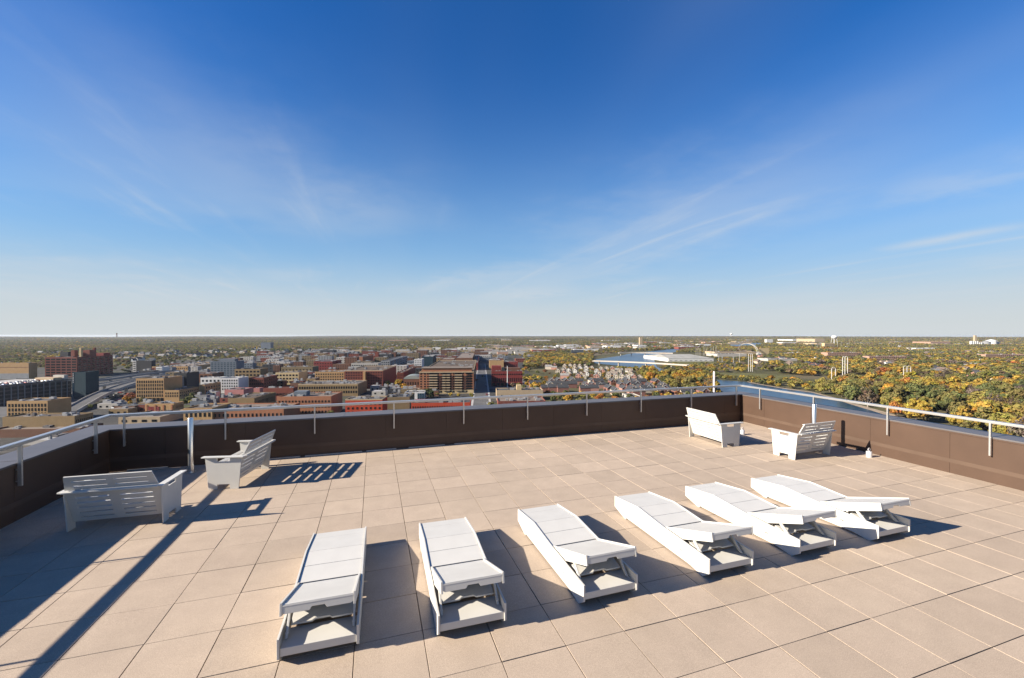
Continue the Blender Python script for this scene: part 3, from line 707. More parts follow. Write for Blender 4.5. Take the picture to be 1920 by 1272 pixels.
B('tan hall with brown gravel roof and fluted shaded side, before the pink shop', 'building', 427.5, 477, 747, 770, ('x', 517), 'buff', (4, 1, .25, .3, 2, 2), (16, 1, .4, .6, 1, 1.5), 1, 4)
B('tan brick building behind the white apartments with shaded side wall', 'building', 374, 384, 722, 747, ('x', 414), 'tan', None, (6, 3, .4, .5, 1.5, 1.5), 4, 2)
B('pink painted low building in front of the white apartments', 'building', 421, 457, 731, 749, ('x', 475), 'pink', None, None, 0, 2)
B('small pink painted annex right of the larger pink building', 'building', 475.5, 487, 728, 742, ('x', 494), 'pink', None, None, 0, 1)
B('white four-storey apartments with dark windows and a dark right end', 'building', 414.5, 447, 709.5, 738, ('x', 466), 'white', (7, 4, .5, .55, 3, 1), None, 2, 2, 'apartment_building')
B('pale yellow stair-step block tucked behind the white apartments', 'building', 376, 414, 708.5, 722, 14, 'white', (5, 1, .5, .4, 2, 1), None, 2, 2, 'apartment_building')
B('red brick walk-up with square windows next to the white apartments', 'building', 466.5, 494.5, 708.5, 733, ('x', 520), 'dkred', (7, 3, .42, .55, 2, 1.4), (6, 3, .3, .45, 2, 1.4), 0, 2, 'apartment_building')
B('cream four-storey building with wide dark windows and red-brown side', 'building', 516.5, 560, 699, 722, ('x', 577), 'cream', (7, 3, .6, .5, 1.5, 1.4), None, 0, 3, 'office_building')
B('dark red brick hall with a long row of narrow windows and brown roof', 'building', 493.5, 550, 728, 752, ('x', 558), 'dkred', (20, 1, .5, .5, 4, 4), None, 1, 3)
B('long buff brick block with grouped windows and a white rooftop', 'building', 559, 671, 720.5, 744, 34, 'buff', (24, 2, .55, .52, 2, 1.6), None, 0, 12, cap='ltan')
ob = B('wide orange brick block with blue rooftop box, right of the tan hall', 'building', 519.5, 621, 744, 783, 26, 'orange', (16, 3, .45, .42, 2, 2), None, 4, 6)
sub(ob, 'rooftop_box', ob['w_'] * .25, ob['w_'] * .48, 6, 13, ob['h_'] - .749, ob['h_'] + 3, PAL['slate'])
B('bright red brick block with evenly spaced windows behind the back railing', 'building', 647.5, 717, 749, 782, 17, 'bright', (8, 3, .4, .5, 1.5, 2), None, 3, 5, cap='ltan')
B('long low red brick block with grouped windows behind the back railing, left of the street', 'building', 771, 882, 756, 777, 20, 'bright', (24, 1, .5, .55, 2, 1.5), None, 3, 8)
B('grey-roofed low workshops beside the bright red brick block', 'building', 722, 768, 745, 768, 26, 'olive', None, None, 3, 5, 'low_shed')
fo = B('small flat building with three tall glass panels in a white frame', 'building', 759, 796, 736, 750, 16, 'white', None, None, 0, 2, 'glass_pavilion')
for k in range(3): sub(fo, 'glass_panel', fo['w_'] * (.64 + .12 * k), fo['w_'] * (.64 + .12 * k) + fo['w_'] * .10, -.1, -.004, .4, fo['h_'] - 1, GLASSB)
# big balcony block
lb = B('large eight-storey red brick apartment block with rows of balconies, left of the street', 'apartment block', 786.5, 888, 697.5, 739, ('x', 893), 'orange', None, None, 1, 9, 'apartment_building', cap='ltan')
w_, h_, d_ = lb['w_'], lb['h_'], lb['d_']; lb_m = PAL['orange']
sub(lb, 'stone_base', -.12, w_ + .12, -.12, -.004, 0, h_ * .17, PAL['cream']); sub(lb, 'cornice', -.5, w_ + .4, -.5, -.004, h_ - 1.0, h_ - .4, PAL['ltan'])
pen = sub(lb, 'penthouse', 2, w_ - 2, 4, min(d_ - 3, 22), h_ - .749, h_ + 3.3, PAL['orange']); sub(lb, 'penthouse_roof', 1.2, w_ - 1.2, 3.2, min(d_ - 2, 23), h_ + 3.301, h_ + 3.8, ROOFS[4])
me_w = winmesh(1.7, 1.5, .16, GLASS); me_b = winmesh(4.6, 2.3, .16, GLASS); slab = MB().box(-2.4, 2.4, -1.2, 0, 0, .9).mesh('balcony', PAL['ltan'])
fh = (h_ - 1.2 - h_ * .03) / 8
for j in range(8):
    z = h_ * .03 + fh * j
    for f in (.03, .10, .155, .345, .40, .575, .63, .80, .87, .965):
        if j == 0 and f > .9: continue
        o = link('window', me_w, lb); o.location = (w_ * f, -.14 if j < 2 else -.03, z + .9)
    for f in (.22, .29, .46, .52, .69, .745, .92):
        if j == 0: continue
        o = link('balcony_door', me_b, lb); o.location = (w_ * f, -.03, z + .5)
        if f in (.22, .29, .46, .52, .69, .745):
            o = link('balcony', slab, lb); o.location = (w_ * f, -.121, z - .1)
for k in range(10): sub(lb, 'side_window', w_ + .004, w_ + .1, d_ * (k + .3) / 10, d_ * (k + .7) / 10, h_ * .3, h_ * .9, GLASS)
# maroon brick block right of the street
ib = B('maroon brick block with tall arched window bays, right of the street', 'building', 921.5, 979.5, 696, 724, ('x', 987), 'maroon', (14, 1, .45, .8, 4.5, 8), None, 0, 5, cap='red')
w_, h_ = ib['w_'], ib['h_']
for k in range(14): o = link('upper_window', winmesh(1.6, 1.6, .16, GLASS), ib); o.location = (w_ * (k + .5) / 14, -.03, h_ - 5)
for k in range(7): sub(ib, 'arch_opening', w_ * (k + .15) / 7, w_ * (k + .8) / 7, -.1, -.004, .2, 3.4, GLASS)
sub(ib, 'rooftop_house', 0.5, w_ * .32, 6, 20, h_ - .749, h_ + 5.5, PAL['maroon']); sub(ib, 'rooftop_house', w_ * .34, w_ * .43, 8, 14, h_ - .749, h_ + 3.5, PAL['ltan']); sub(ib, 'rooftop_house', w_ * .45, w_ * .95, 10, 18, h_ - .749, h_ + 3, PAL['brown'])
fp = MB().tube([(0, 0, 0), (0, 0, 27)], [.5, .3], 10).build('flagpole', PAL['white']); fp.location = atz(951.3, 731.0) ; tag(fp, 'slim white mast standing before the maroon brick block', 'mast')
tb = B('tan flat-roofed building with a square chimney block, right of the street', 'building', 931, 1018, 732, 752, 18, 'ltan', (5, 1, .15, .25, 3, 3), None, 3, 4)
sub(tb, 'chimney_block', tb['w_'] * .44, tb['w_'] * .54, 3, 9, tb['h_'] - .749, tb['h_'] + 4.2, PAL['cream'])
B('low red brick building with broad pale roof, right of the street above the back wall', 'building', 934, 1023, 752.5, 764, 26, 'red', None, None, 4, 7)
# blocks behind
bb = B('brown brick apartments with balconies and a tan chimney tower, left of the side street', 'apartment block', 646.5, 718, 695, 730, ('x', 743), 'dkred', (15, 6, .5, .5, 2, 1.2), None, 1, 5, 'apartment_building', cap='ltan')
sub(bb, 'chimney_tower', bb['w_'] * .50, bb['w_'] * .56, -4, -.01, 0, bb['h_'] - 1.4, PAL['tan'])
B('tan four-storey building with square windows, left of the brown balcony apartments', 'building', 590.5, 645.5, 697.5, 722, 26, 'tan', (12, 4, .5, .5, 1.5, 1.4), None, 1, 5)
B('white-topped office block behind the brown balcony apartments', 'office', 658.5, 709, 681.5, 700, 20, 'concrete', (12, 3, .6, .4, 1, 1.2), None, 1, 4, 'office_building')
bc = B('slate-blue condo tower with balconies and glass corners', 'tower', 394.5, 443, 678, 708, ('x', 458), 'slate', (8, 8, .6, .5, 1, 1), None, 3, 3, 'condo_tower', winm=GLASSB)
sub(bc, 'penthouse', bc['w_'] * .3, bc['w_'] * .9, 3, 12, bc['h_'] - .749, bc['h_'] + 3.4, PAL['slate'])
B('tan flats with two rows of wide dark windows, right of the slate-blue condo tower', 'building', 440, 488, 692.5, 709, 22, 'buff', (7, 2, .6, .5, 1.5, 1.2), None, 3, 3)
B('slim brown tower block between the tan flats and the olive block', 'building', 512, 524.5, 685.5, 706, ('x', 530), 'brown', (4, 5, .5, .5, 1, 1), None, 0, 1)
B('long olive brick block with scattered windows behind the cream building', 'building', 527, 586, 688.5, 706, 24, 'olive', (9, 2, .35, .4, 2, 2), None, 1, 4)
B('black glass office cube on the far left beyond the ramps', 'office', 255.5, 284, 676.5, 697, ('x', 292), 'dark', None, None, 3, 2, 'office_building')
B('white banded front attached to the left of the black office cube', 'office', 249, 255.3, 677, 697, 30, 'white', (1, 5, .9, .5, .5, .5), None, 3, 0, 'office_building')
B('wide low warehouse with a tan-brown roof beyond the tan six-storey block', 'warehouse', 285, 352, 687.5, 697, 110, 'tan', (18, 1, .4, .4, 2, 1), None, 4, 12, 'low_warehouse')
B('small white block with square windows before the wide tan warehouse', 'building', 292.5, 304, 688.5, 702, 16, 'white', (4, 3, .5, .5, 1, 1), None, 4, 0, 'office_building')
gw = B('grey barrel-roofed warehouse left of the slate-blue condo tower', 'warehouse', 338, 392, 681.5, 690, 70, 'grey', None, None, 0, 3, 'low_warehouse')
B('dark red brick warehouse with arched windows in front of the condo tower', 'building', 350, 398, 701, 718, ('x', 420), 'brown', (6, 2, .6, .6, 1.5, 1.5), None, 3, 3)
B('white six-storey block with checkered windows at the end of the side street', 'building', 776.5, 791, 674, 697, ('x', 795), 'white', (4, 6, .45, .5, 1, 1), None, 2, 1, 'apartment_building')
B('small white and blue block left of the checkered white block', 'building', 764, 776, 677, 692, 16, 'slate', (4, 4, .5, .5, 1, 1), None, 2, 1, 'apartment_building')
B('dark teal glass block behind the checkered white block', 'building', 791, 812, 668.5, 688, ('x', 818), 'teal', (5, 5, .6, .5, 1, 1), None, 2, 2, 'office_building', winm=GLASSB)
B('long brown brick row along the left of the side street', 'building', 744, 756, 699, 714, ('x', 778), 'dkred', (3, 4, .5, .5, 1, 1), None, 1, 3)
ch = B('brown brick chapel-like hall with pale green barrel roof by the side street', 'hall', 757, 787, 711, 728, 24, 'brown', (6, 1, .4, .5, 2, 2), None, 3, 0)
seg = 10; m_ = MB(); wv, dv, hv = ch['w_'], ch['d_'], ch['h_']
pr = [(wv / 2 - (wv / 2 + .3) * math.cos(math.pi * k / seg), hv + 3.8 * math.sin(math.pi * k / seg)) for k in range(seg + 1)]
for k in range(seg): m_.face([(pr[k][0], -.3, pr[k][1]), (pr[k + 1][0], -.3, pr[k + 1][1]), (pr[k + 1][0], dv + .3, pr[k + 1][1]), (pr[k][0], dv + .3, pr[k][1])])
m_.face([(x, -.3, z) for x, z in pr]); m_.face([(x, dv + .3, z) for x, z in pr][::-1])
m_.build('barrel_roof', mat('pale_green_metal', (.25, .29, .27), .6, .2), ch)
B('tan low-pitched loft building behind the large balcony block', 'building', 826, 851, 674, 690, ('x', 855), 'brown', (7, 1, .4, .4, 3, 1), None, 4, 1)
B('brown loft building right of the tan loft behind the balcony block', 'building', 854, 886, 671.5, 690, ('x', 890), 'brown', (8, 2, .4, .45, 2, 1.5), None, 4, 2)
B('narrow dark red block left of the street, far end', 'building', 887, 896, 680, 695, ('x', 899), 'maroon', None, None, 0, 1)
B('blank tan-yellow wall building right of the street, behind the maroon block', 'building', 917.5, 944.5, 676.5, 694, 22, 'tan', None, None, 1, 1)
B('maroon shed row right of the blank tan-yellow wall', 'building', 945, 971, 679, 693, 26, 'maroon', (7, 1, .3, .4, 2, 1), None, 0, 2)
B('purple-grey brick block with red strip behind the olive block', 'building', 588, 623, 678, 697, ('x', 640), 'maroon', (7, 3, .4, .4, 2, 1.5), None, 3, 2)
B('dark shaded brick block between the white-topped office and the purple-grey block', 'building', 623.5, 655, 683, 699, ('x', 660), 'brown', (7, 3, .4, .4, 2, 1.5), None, 3, 2)
B('red tower-like block with a square top among the far blocks', 'building', 703, 709.5, 660, 682, 8, 'dkred', None, None, 1, 0)
B('grey modern block with framed terrace right of the red tower-like block', 'building', 714, 731, 677, 692, ('x', 764), 'grey', (4, 3, .5, .5, 1, 1), (6, 3, .4, .5, 1, 1), 3, 2, 'office_building')
B('orange-cornered brown block left of the grey modern block', 'building', 664, 680, 669, 686, ('x', 700), 'orange', None, None, 3, 1)
B('far tan high-rise slab standing alone above the trees near the river', 'tower', 1199.5, 1204.5, 632.8, 650, 14, 'ltan', None, None, 0, 0, 'high_rise')
B('far grey apartment tower with a white left edge above the left suburb', 'tower', 489, 507.5, 642.5, 657, 24, 'slate', None, None, 2, 0, 'high_rise')
B('blue-grey glass office box among the pale sheds before the river', 'office', 1071, 1094, 656.5, 667, ('x', 1097), 'slate', (8, 3, .9, .5, .6, .4), None, 2, 1, 'office_building')
lwh = B('big white warehouse with stepped pale roof on the far river bank', 'warehouse', 1253, 1338, 672.5, 678.5, 150, 'white', (9, 1, .5, .35, 1, 4), None, 4, 12, 'river_warehouse')
B('cream block with a pale flat side among the trees right of the arch bridge', 'building', 1424, 1442, 653, 664.5, ('x', 1446), 'cream', None, None, 2, 1)
B('white castle-like block on the far right of the arch bridge', 'building', 1437, 1449, 636.5, 644, 20, 'white', None, None, 2, 1)
B('long pink brick apartment row among the right-hand trees, left one', 'apartments', 1552, 1616, 661.5, 670, 24, 'rose', (20, 2, .5, .4, 1, 1), None, 0, 3, 'apartment_row')
B('red-roofed long apartment row among the right-hand trees, middle one', 'apartments', 1630, 1700, 668.5, 677, 24, 'rose', (20, 2, .5, .4, 1, 1), None, 1, 3, 'apartment_row')
B('long pink brick apartment row among the trees near the right edge', 'apartments', 1848, 1925, 665, 674, 24, 'rose', (20, 2, .5, .4, 1, 1), None, 0, 3, 'apartment_row')
B('long low white school-like building at the far right below the grain silo', 'building', 1717, 1753, 653, 657, 40, 'white', None, None, 2, 1, 'low_warehouse')
B('striped tan slab block left of the water tower', 'building', 1546, 1564, 643.5, 652, 18, 'cream', (8, 1, .4, .8, 1, 1), None, 2, 0, 'high_rise')
B('huge pale distribution hall on the right horizon', 'warehouse', 1486, 1532, 636.8, 641, 200, 'white', None, None, 2, 0, 'low_warehouse')
B('tan end hall beside the huge pale distribution hall', 'warehouse', 1528, 1546, 635.8, 643, 200, 'ltan', None, None, 4, 0, 'low_warehouse')
B('long red-roofed hall on the right horizon', 'warehouse', 1745, 1782, 641.3, 646, 120, 'rose', None, None, 4, 0, 'low_warehouse')
B('grey-roofed flat industrial block right of the white river warehouse', 'building', 1345, 1400, 664, 669, 60, 'concrete', None, None, 1, 4, 'low_warehouse')
B('tan long block behind the poles right of the river warehouse', 'building', 1340, 1420, 660, 664.5, 60, 'ltan', None, None, 1, 4, 'low_warehouse')
B('grey-roofed long school building among the right-hand trees', 'building', 1440, 1495, 673, 677.5, 40, 'concrete', None, None, 0, 3, 'low_warehouse')
B('low pale-green roofed shed half hidden behind the yellow trees by the back railing', 'building', 1182, 1204, 744, 750, 24, 'concrete', None, None, 0, 0, 'low_shed')
wv, dv, hv = lwh['w_'], lwh['d_'], lwh['h_']; ridge = dv * .5
MB().face([(0, -.3, hv), (wv, -.3, hv), (wv * .82, ridge, hv + 6.5), (wv * .12, ridge, hv + 6.5)]).face([(0, dv + .3, hv), (wv * .12, ridge, hv + 6.5), (wv * .82, ridge, hv + 6.5), (wv, dv + .3, hv)]).face([(0, -.3, hv), (wv * .12, ridge, hv + 6.5), (0, dv + .3, hv)]).face([(wv, -.3, hv), (wv, dv + .3, hv), (wv * .82, ridge, hv + 6.5)]).build('pitched_roof', mat('warehouse_roof', (.36, .35, .31), .8, var=.2, vscale=.06), lwh)
# silo group and water tower
P = atz(1830, 648); t = thing('grain_silo', 'white grain silo group with a head tower on the right horizon', 'silo', P, -YAW)
for k in range(6): MB().tube([(k * 12 - 30, 0, 0), (k * 12 - 30, 0, 26 if k < 4 else 18)], 6.3, 14).build('silo_drum', PAL['white'], t)
MB().box(-12, -2, -5, 5, 26.1, 60).build('head_tower', PAL['ltan'], t)
P = atz(1857, 648); t = thing('grain_silo', 'grey domed storage drums right of the white grain silo', 'silo', P, -YAW)
for k, (rr, hh) in enumerate(((18, 22), (24, 30), (16, 18))): MB().tube([(k * 30 - 25, 0, 0), (k * 30 - 25, 0, hh), (k * 30 - 25, 0, hh + 7)], [rr, rr, 2], 16).build('silo_drum', PAL['white'] if k == 1 else PAL['grey'], t)
def water_tower(label, u, v, h):
    P = atz(u, v); t = thing('water_tower', label, 'water tower', P, 0, None)
    MB().tube([(0, 0, h * f) for f in (.62, .66, .74, .84, .93, .985, 1.0)], [h * q for q in (.06, .16, .25, .28, .23, .12, .02)], 16).build('tank', PAL['white'], t, True)
    MB().tube([(0, 0, 0), (0, 0, h * .63)], h * .035, 10).build('stem', PAL['white'], t)
    for k in range(4): a = k * math.pi / 2 + .5; MB().tube([(h * .3 * math.cos(a), h * .3 * math.sin(a), 0), (h * .2 * math.cos(a), h * .2 * math.sin(a), h * .7)], h * .016, 6).build('leg', PAL['white'], t)
water_tower('white round water tower on legs above the right-hand trees', 1564, 647, 60)
water_tower('white water tower breaking the horizon right of centre', 1371, 633.4, 110)
P = atz(219, 634); t = thing('lattice_tower', 'tiny dark tower on the far left horizon', 'tower', P); MB().tube([(0, 0, 0), (0, 0, 95)], [14, 9], 8).build('shaft', PAL['brown'], t); MB().tube([(0, 0, 95), (0, 0, 103)], [17, 12], 8).build('head', PAL['brown'], t)
# white pylon behind the back rail, transmission poles
P = atz(1338.7, 742); t = thing('white_pylon', 'rounded white pylon standing behind the back railing near the right corner', 'pylon', P)
MB().tube([(0, 0, 0), (0, 0, 23.5), (0, 0, 24.6), (0, 0, 25.0)], [1.0, .95, .65, .1], 16).build('shaft', mat('pylon_white', (.80, .74, .74), .5), t, True); MB().tube([(0, 0, 0), (0, 0, .8)], 2.2, 12).build('plinth', PAL['concrete'], t)
PYL = mat('galvanised_pole', (.66, .63, .60), .5, .3)
def hoop(label, cols, ytop, ybase, rad=.42, arms=0):
    """slim steel poles at picture columns; neighbours named in pairs are joined by a half-round top"""
    yh = 636 + FPX * math.tan(PITCH); h = (ybase - ytop) / (ybase - yh) * 62; base = atz(cols[0], ybase); clearing(base, (3, 15, 30, 45, 60, 75), 9); ex = Vector((math.cos(YAW), -math.sin(YAW), 0))
    t = thing('transmission_pole', label, 'power pole', base, -YAW, 'tubular steel power poles beyond the river')
    xs = [solve_w(base, ex, c, 60) if c > cols[0] + .2 else 0 for c in cols]
    if len(xs) == 1:
        MB().tube([(0, 0, 0), (0, 0, h)], [rad, rad * .6], 8).build('pole', PYL, t)
        for k in range(3): MB().tube([(-2.2, 0, h * (.97 - .10 * k)), (2.2, 0, h * (.97 - .10 * k))], .16, 6).build('cross_arm', PYL, t)
        return
    for a, b in zip(xs[:-1], xs[1:]):
        r_ = (b - a) / 2; MB().tube([((a + b) / 2 - r_ * math.cos(k * math.pi / 8), 0, h - r_ + r_ * math.sin(k * math.pi / 8)) for k in range(9)], rad * .8, 8).build('top_hoop', PYL, t, True)
    for x in xs: MB().tube([(x, 0, 0), (x, 0, h - r_)], rad, 8).build('pole', PYL, t)
    for k in range(arms): MB().tube([(xs[0], 0, h * (.8 - .15 * k)), (xs[-1], 0, h * (.8 - .15 * k))], .15, 6).build('insulator_arm', PYL, t)
hoop('tall triple steel power pole right of the white pylon across the river', [1403.5, 1407.5, 1410.8], 663, 697, .40, 1)
hoop('short hoop-topped pair of steel poles above the yellow bank trees', [1559.2, 1566.4], 689, 718, .40, 0)
hoop('tall triple hoop-topped steel pole behind the short hoop pair', [1579.8, 1584.2, 1589], 668.5, 708.5, .45, 0)
hoop('double hoop steel power pole with side arms, rightmost of the poles', [1694, 1700.5, 1707.5], 686, 713, .36, 2)
k = 0
for x, y0, y1 in ((1305, 652.5, 666), (1308.7, 651.5, 666), (1312.5, 653, 667), (1320, 653, 667), (1324.5, 654, 668), (1333, 652, 668), (1337.5, 649.5, 668), (1342.5, 648.5, 668), (1347.5, 667, 678), (1354, 668, 679), (1375, 669, 681), (1386.5, 664, 680), (1532, 646, 654), (1538, 646, 654), (1570, 642, 653), (1577, 641, 651), (1592, 637, 648)):
    hoop('thin single steel power pole, number of its kind too far to tell apart', [x], y0, y1, .40); k += 1
for o in COL.objects:
    if o.get('label', '').startswith('thin single steel'): o['label'] = 'thin single steel power pole standing in the far yards between river and trees'

# ------------------------------------------------------------------ bridges and ramps
CONC = mat('bridge_concrete', (.46, .41, .35), .8, var=.08, vscale=.2)
def bridge(name, label, pix, z, wid, thick, npier, barrier=1.0, cat='bridge', m=CONC, zs=None, road=ROAD):
    pts = [atz(u, v, GZ + (zs[i] if zs else z)) for i, (u, v) in enumerate(pix)]
    fine = []
    for i in range(len(pts) - 1):
        for k in range(6):
            f = k / 6; p0 = pts[max(i - 1, 0)]; p1, p2 = pts[i], pts[i + 1]; p3 = pts[min(i + 2, len(pts) - 1)]
            fine.append(0.5 * ((2 * p1) + (p2 - p0) * f + (2 * p0 - 5 * p1 + 4 * p2 - p3) * f * f + (3 * p1 - p0 - 3 * p2 + p3) * f ** 3))
    fine.append(pts[-1]); base = Vector((fine[0].x, fine[0].y, GZ)); t = thing(name, label, cat, base)
    L = [p - base for p in fine]; sd = []
    for i in range(len(L)):
        d = (L[min(i + 1, len(L) - 1)] - L[max(i - 1, 0)]); d.z = 0; d.normalize(); sd.append(Vector((-d.y, d.x, 0)))
    def ribbon(nm, o0, o1, z0, z1, mm):
        b = MB()
        for i in range(len(L) - 1):
            q = [L[i] + sd[i] * o0, L[i] + sd[i] * o1, L[i + 1] + sd[i + 1] * o1, L[i + 1] + sd[i + 1] * o0]
            up = [p + Vector((0, 0, z1)) for p in q]; dn = [p + Vector((0, 0, z0)) for p in q]
            b.face(up); b.face(dn[::-1])
            b.face([dn[0], up[0], up[3], dn[3]]); b.face([dn[1], dn[2], up[2], up[1]])
            if i == 0: b.face([dn[0], dn[1], up[1], up[0]])
            if i == len(L) - 2: b.face([dn[3], up[3], up[2], dn[2]])
        return b.build(nm, mm, t)
    ribbon('deck', -wid / 2, wid / 2, -thick, 0, m); ribbon('roadway', -wid / 2 + .5, wid / 2 - .5, .004, .03, road)
    ribbon('barrier', -wid / 2, -wid / 2 + .4, .001, barrier, m); ribbon('barrier', wid / 2 - .4, wid / 2, .001, barrier, m)
    for k in range(npier):
        p = L[int((k + .5) / npier * (len(L) - 1))]
        if p.z - thick > 1: MB().box(p.x - 1.0, p.x + 1.0, p.y - 1.0, p.y + 1.0, 0, p.z - thick - .01).build('pier', m, t)
    return t
bridge('road_bridge', 'pale concrete road bridge over the river, nearer of the two', [(1112, 676.8), (1160, 678.3), (1222, 681), (1290, 685)], 9, 8, 1.3, 4, .8)
bridge('road_bridge', 'pale concrete road bridge over the river, farther of the two', [(1160, 661.6), (1200, 661.5), (1262, 662.6)], 9, 10, 1.8, 4, .8)
bridge('highway_ramp', 'curving concrete highway ramp climbing right from the teal tower, nearest one', [(128, 772), (158, 755), (182, 742), (214, 729), (250, 717.5), (300, 706)], 0, 11, 1.6, 6, 1.0, 'highway ramp', zs=[1.5, 4, 6, 7.5, 8, 8], m=PAL['concrete'])
bridge('highway_ramp', 'pale highway ramp in the middle, passing behind the nearest ramp', [(158, 727), (190, 721.5), (225, 715), (262, 709.5), (310, 703)], 7, 11, 1.5, 5, 1.0, 'highway ramp', m=PAL['concrete'])
bridge('highway_ramp', 'farthest highway ramp with grey deck, below the red warehouse', [(160, 714.5), (200, 710.5), (245, 704), (300, 698), (340, 695)], 6, 14, 1.5, 5, 1.0, 'highway ramp', m=PAL['grey'])
P0, P1 = atz(1384, 660), atz(1419.5, 665); mid = (P0 + P1) / 2
t = thing('arch_bridge', 'white steel arch bridge rising above the trees near the horizon', 'bridge', P0)
D = P1 - P0; Ln = D.length; rise = 31
for s in (0, 1):
    q = Vector((-D.y, D.x, 0)).normalized() * (s * 4)
    MB().tube([tuple(q + D * (.5 - .5 * math.cos(math.pi * k / 20)) + Vector((0, 0, 2 + rise * math.sin(math.pi * k / 20) ** .8))) for k in range(21)], .8, 8).build('arch_rib', PAL['concrete'], t, True)
MB().face([D * 0 + Vector((0, 0, 8)), D + Vector((0, 0, 8)), D + Vector((-D.y, D.x, 0)).normalized() * 4 + Vector((0, 0, 8)), Vector((-D.y, D.x, 0)).normalized() * 4 + Vector((0, 0, 8))]).build('bridge_deck', CONC, t)

# ------------------------------------------------------------------ houses
def house_mesh(w, d, h, rh, parts=True):
    o = .35
    wall = MB(); wall.box(0, w, 0, d, 0, h)
    wall.face([(0, 0, h), (w, 0, h), (w / 2, 0, h + rh)]); wall.face([(0, d, h), (w / 2, d, h + rh), (w, d, h)])
    roof = MB(); s = rh / (w / 2); t_ = .22
    for sg in (0, 1):
        x0 = -o if sg == 0 else w + o; z0 = h - o * s
        a = [(x0, -o, z0), (w / 2, -o, h + rh), (w / 2, d + o, h + rh), (x0, d + o, z0)]
        up = [(x, y, z + t_) for x, y, z in a]
        roof.face(a); roof.face(up)
        for i in range(4): roof.face([a[i], a[(i + 1) % 4], up[(i + 1) % 4], up[i]])
    trim = MB()
    for sg in (0, 1):
        x0 = -o if sg == 0 else w + o; z0 = h - o * s
        trim.face([(x0, -o - .06, z0 - .25), (w / 2, -o - .06, h + rh - .25), (w / 2, -o - .06, h + rh + .25), (x0, -o - .06, z0 + .25)])
    return wall, roof, trim
HW = dict(cream=mat('cream_siding', (.50, .44, .35), .8, var=.06, vscale=.4), brick=mat('townhouse_brick', (.24, .11, .085), .85, var=.12, vscale=.5), white=mat('white_siding', (.62, .60, .56), .7), tan=mat('tan_siding', (.50, .40, .28), .8), blue=mat('blue_grey_siding', (.26, .29, .33), .8), pinkb=mat('rose_brick', (.42, .22, .17), .85))
HR = dict(beige=mat('beige_shingles', (.25, .205, .165), .9, var=.2, vscale=.4), slate=mat('slate_shingles', (.040, .042, .047), .85, var=.25, vscale=.4), brown=mat('brown_shingles', (.16, .115, .09), .9, var=.2, vscale=.4), grey=mat('grey_shingles', (.24, .23, .22), .9, var=.2, vscale=.4))
TRIM = mat('white_trim', (.80, .78, .74), .6)
def make_house(name, label, wallm, roofm, w, d, h, rh, group, gab=True, nwin=2):
    t = thing(name, label, 'house', (0, 0, 0), 0, group); a, b, c = house_mesh(w, d, h, rh)
    a.build('wall', HW[wallm], t); b.build('roof', HR[roofm], t)
    if gab: c.build('gable_trim', TRIM, t)
    me = winmesh(w * .2, 1.5, .16, GLASS); k = 0
    for z in ([1.0, 4.0] if h > 5 else [1.0]):
        for f in (.28, .72)[:nwin]: o = link('window', me, t); o.location = (w * f, -.03, z)
    MB().box(w * .66, w * .66 + .8, d * .55, d * .55 + .8, h + rh * .3, h + rh + 1.0).build('chimney', HW['brick'] if wallm != 'brick' else HW['tan'], t)
    return t
HRN = random.Random(5)
def put(src, first, u, v, rot, label=None, sc=1.0):
    o = src if first else copy_tree(src); P = atz(u, v); o.location = P; o.rotation_euler = (0, 0, -AZ + rot); o.scale = (sc, sc, sc * HRN.uniform(.92, 1.08))
    if label: o['label'] = label
    FOOT.append((P.x + 4, P.y + 5, 5)); return o
g1 = 'pale townhouses with beige roofs near the river'
ths = [make_house('townhouse', 'pale gabled townhouse with a beige roof in the cluster before the river trees', c, r_, 8.0, 13, 5.4, 3.0, g1, False) for c, r_ in (('cream', 'beige'), ('white', 'beige'), ('pinkb', 'grey'), ('cream', 'grey'))]
for j, (y, xa, xb, st) in enumerate(((688.5, 1036, 1118, 12.5), (693.5, 1034, 1150, 13), (699, 1042, 1190, 13.5), (704.5, 1052, 1200, 14), (710.5, 1066, 1205, 15))):
    x = xa; i = 0
    while x < xb:
        k = HRN.choice((0, 0, 1, 3, 2)); tk = ths[k]; first = not tk.get('used_'); tk['used_'] = 1
        put(tk, first, x + HRN.uniform(-1, 1), y + (x - xa) * .012 + HRN.uniform(-.5, .5), -.28 + HRN.uniform(-.05, .05) + (math.pi / 2 if HRN.random() < .12 else 0), None, HRN.uniform(.78, .95)); x += st * HRN.choice((.72, .8, .9, 1.5)); i += 1
g2 = 'brick townhouses with dark roofs and white gable trim'
ths2 = [make_house('townhouse', 'brick townhouse with dark roof and white-trimmed gable, in the rows behind the back railing', c, 'slate', 7.6, 14, 5.6, 3.2, g2, True) for c in ('brick', 'pinkb', 'cream')]
for j, (y, xa, xb, st) in enumerate(((721, 1030, 1230, 17), (727.5, 1014, 1250, 17.5), (735, 1022, 1270, 19), (742, 1150, 1335, 20))):
    x = xa
    while x < xb:
        k = HRN.choice((0, 0, 0, 1, 2)); tk = ths2[k]; first = not tk.get('used_'); tk['used_'] = 1
        put(tk, first, x + HRN.uniform(-.6, .6), y + (x - xa) * .010 + HRN.uniform(-.3, .3), HRN.uniform(-.03, .03) + (math.pi / 2 if HRN.random() < .25 else 0), None, HRN.uniform(.82, .98)); x += st * HRN.choice((.74, .78, .85, 1.45))
def small_house(wallm, roofm, label, group):
    a, b, c = house_mesh(8, 11, 4.6, 3.2); n = len(a.v); a.v += b.v; a.f += [tuple(i + n for i in f) for f in b.f]; a.m += [1] * len(b.f)
    return tag(a.build('house', [HW[wallm], HR[roofm]]), label, 'house', group)
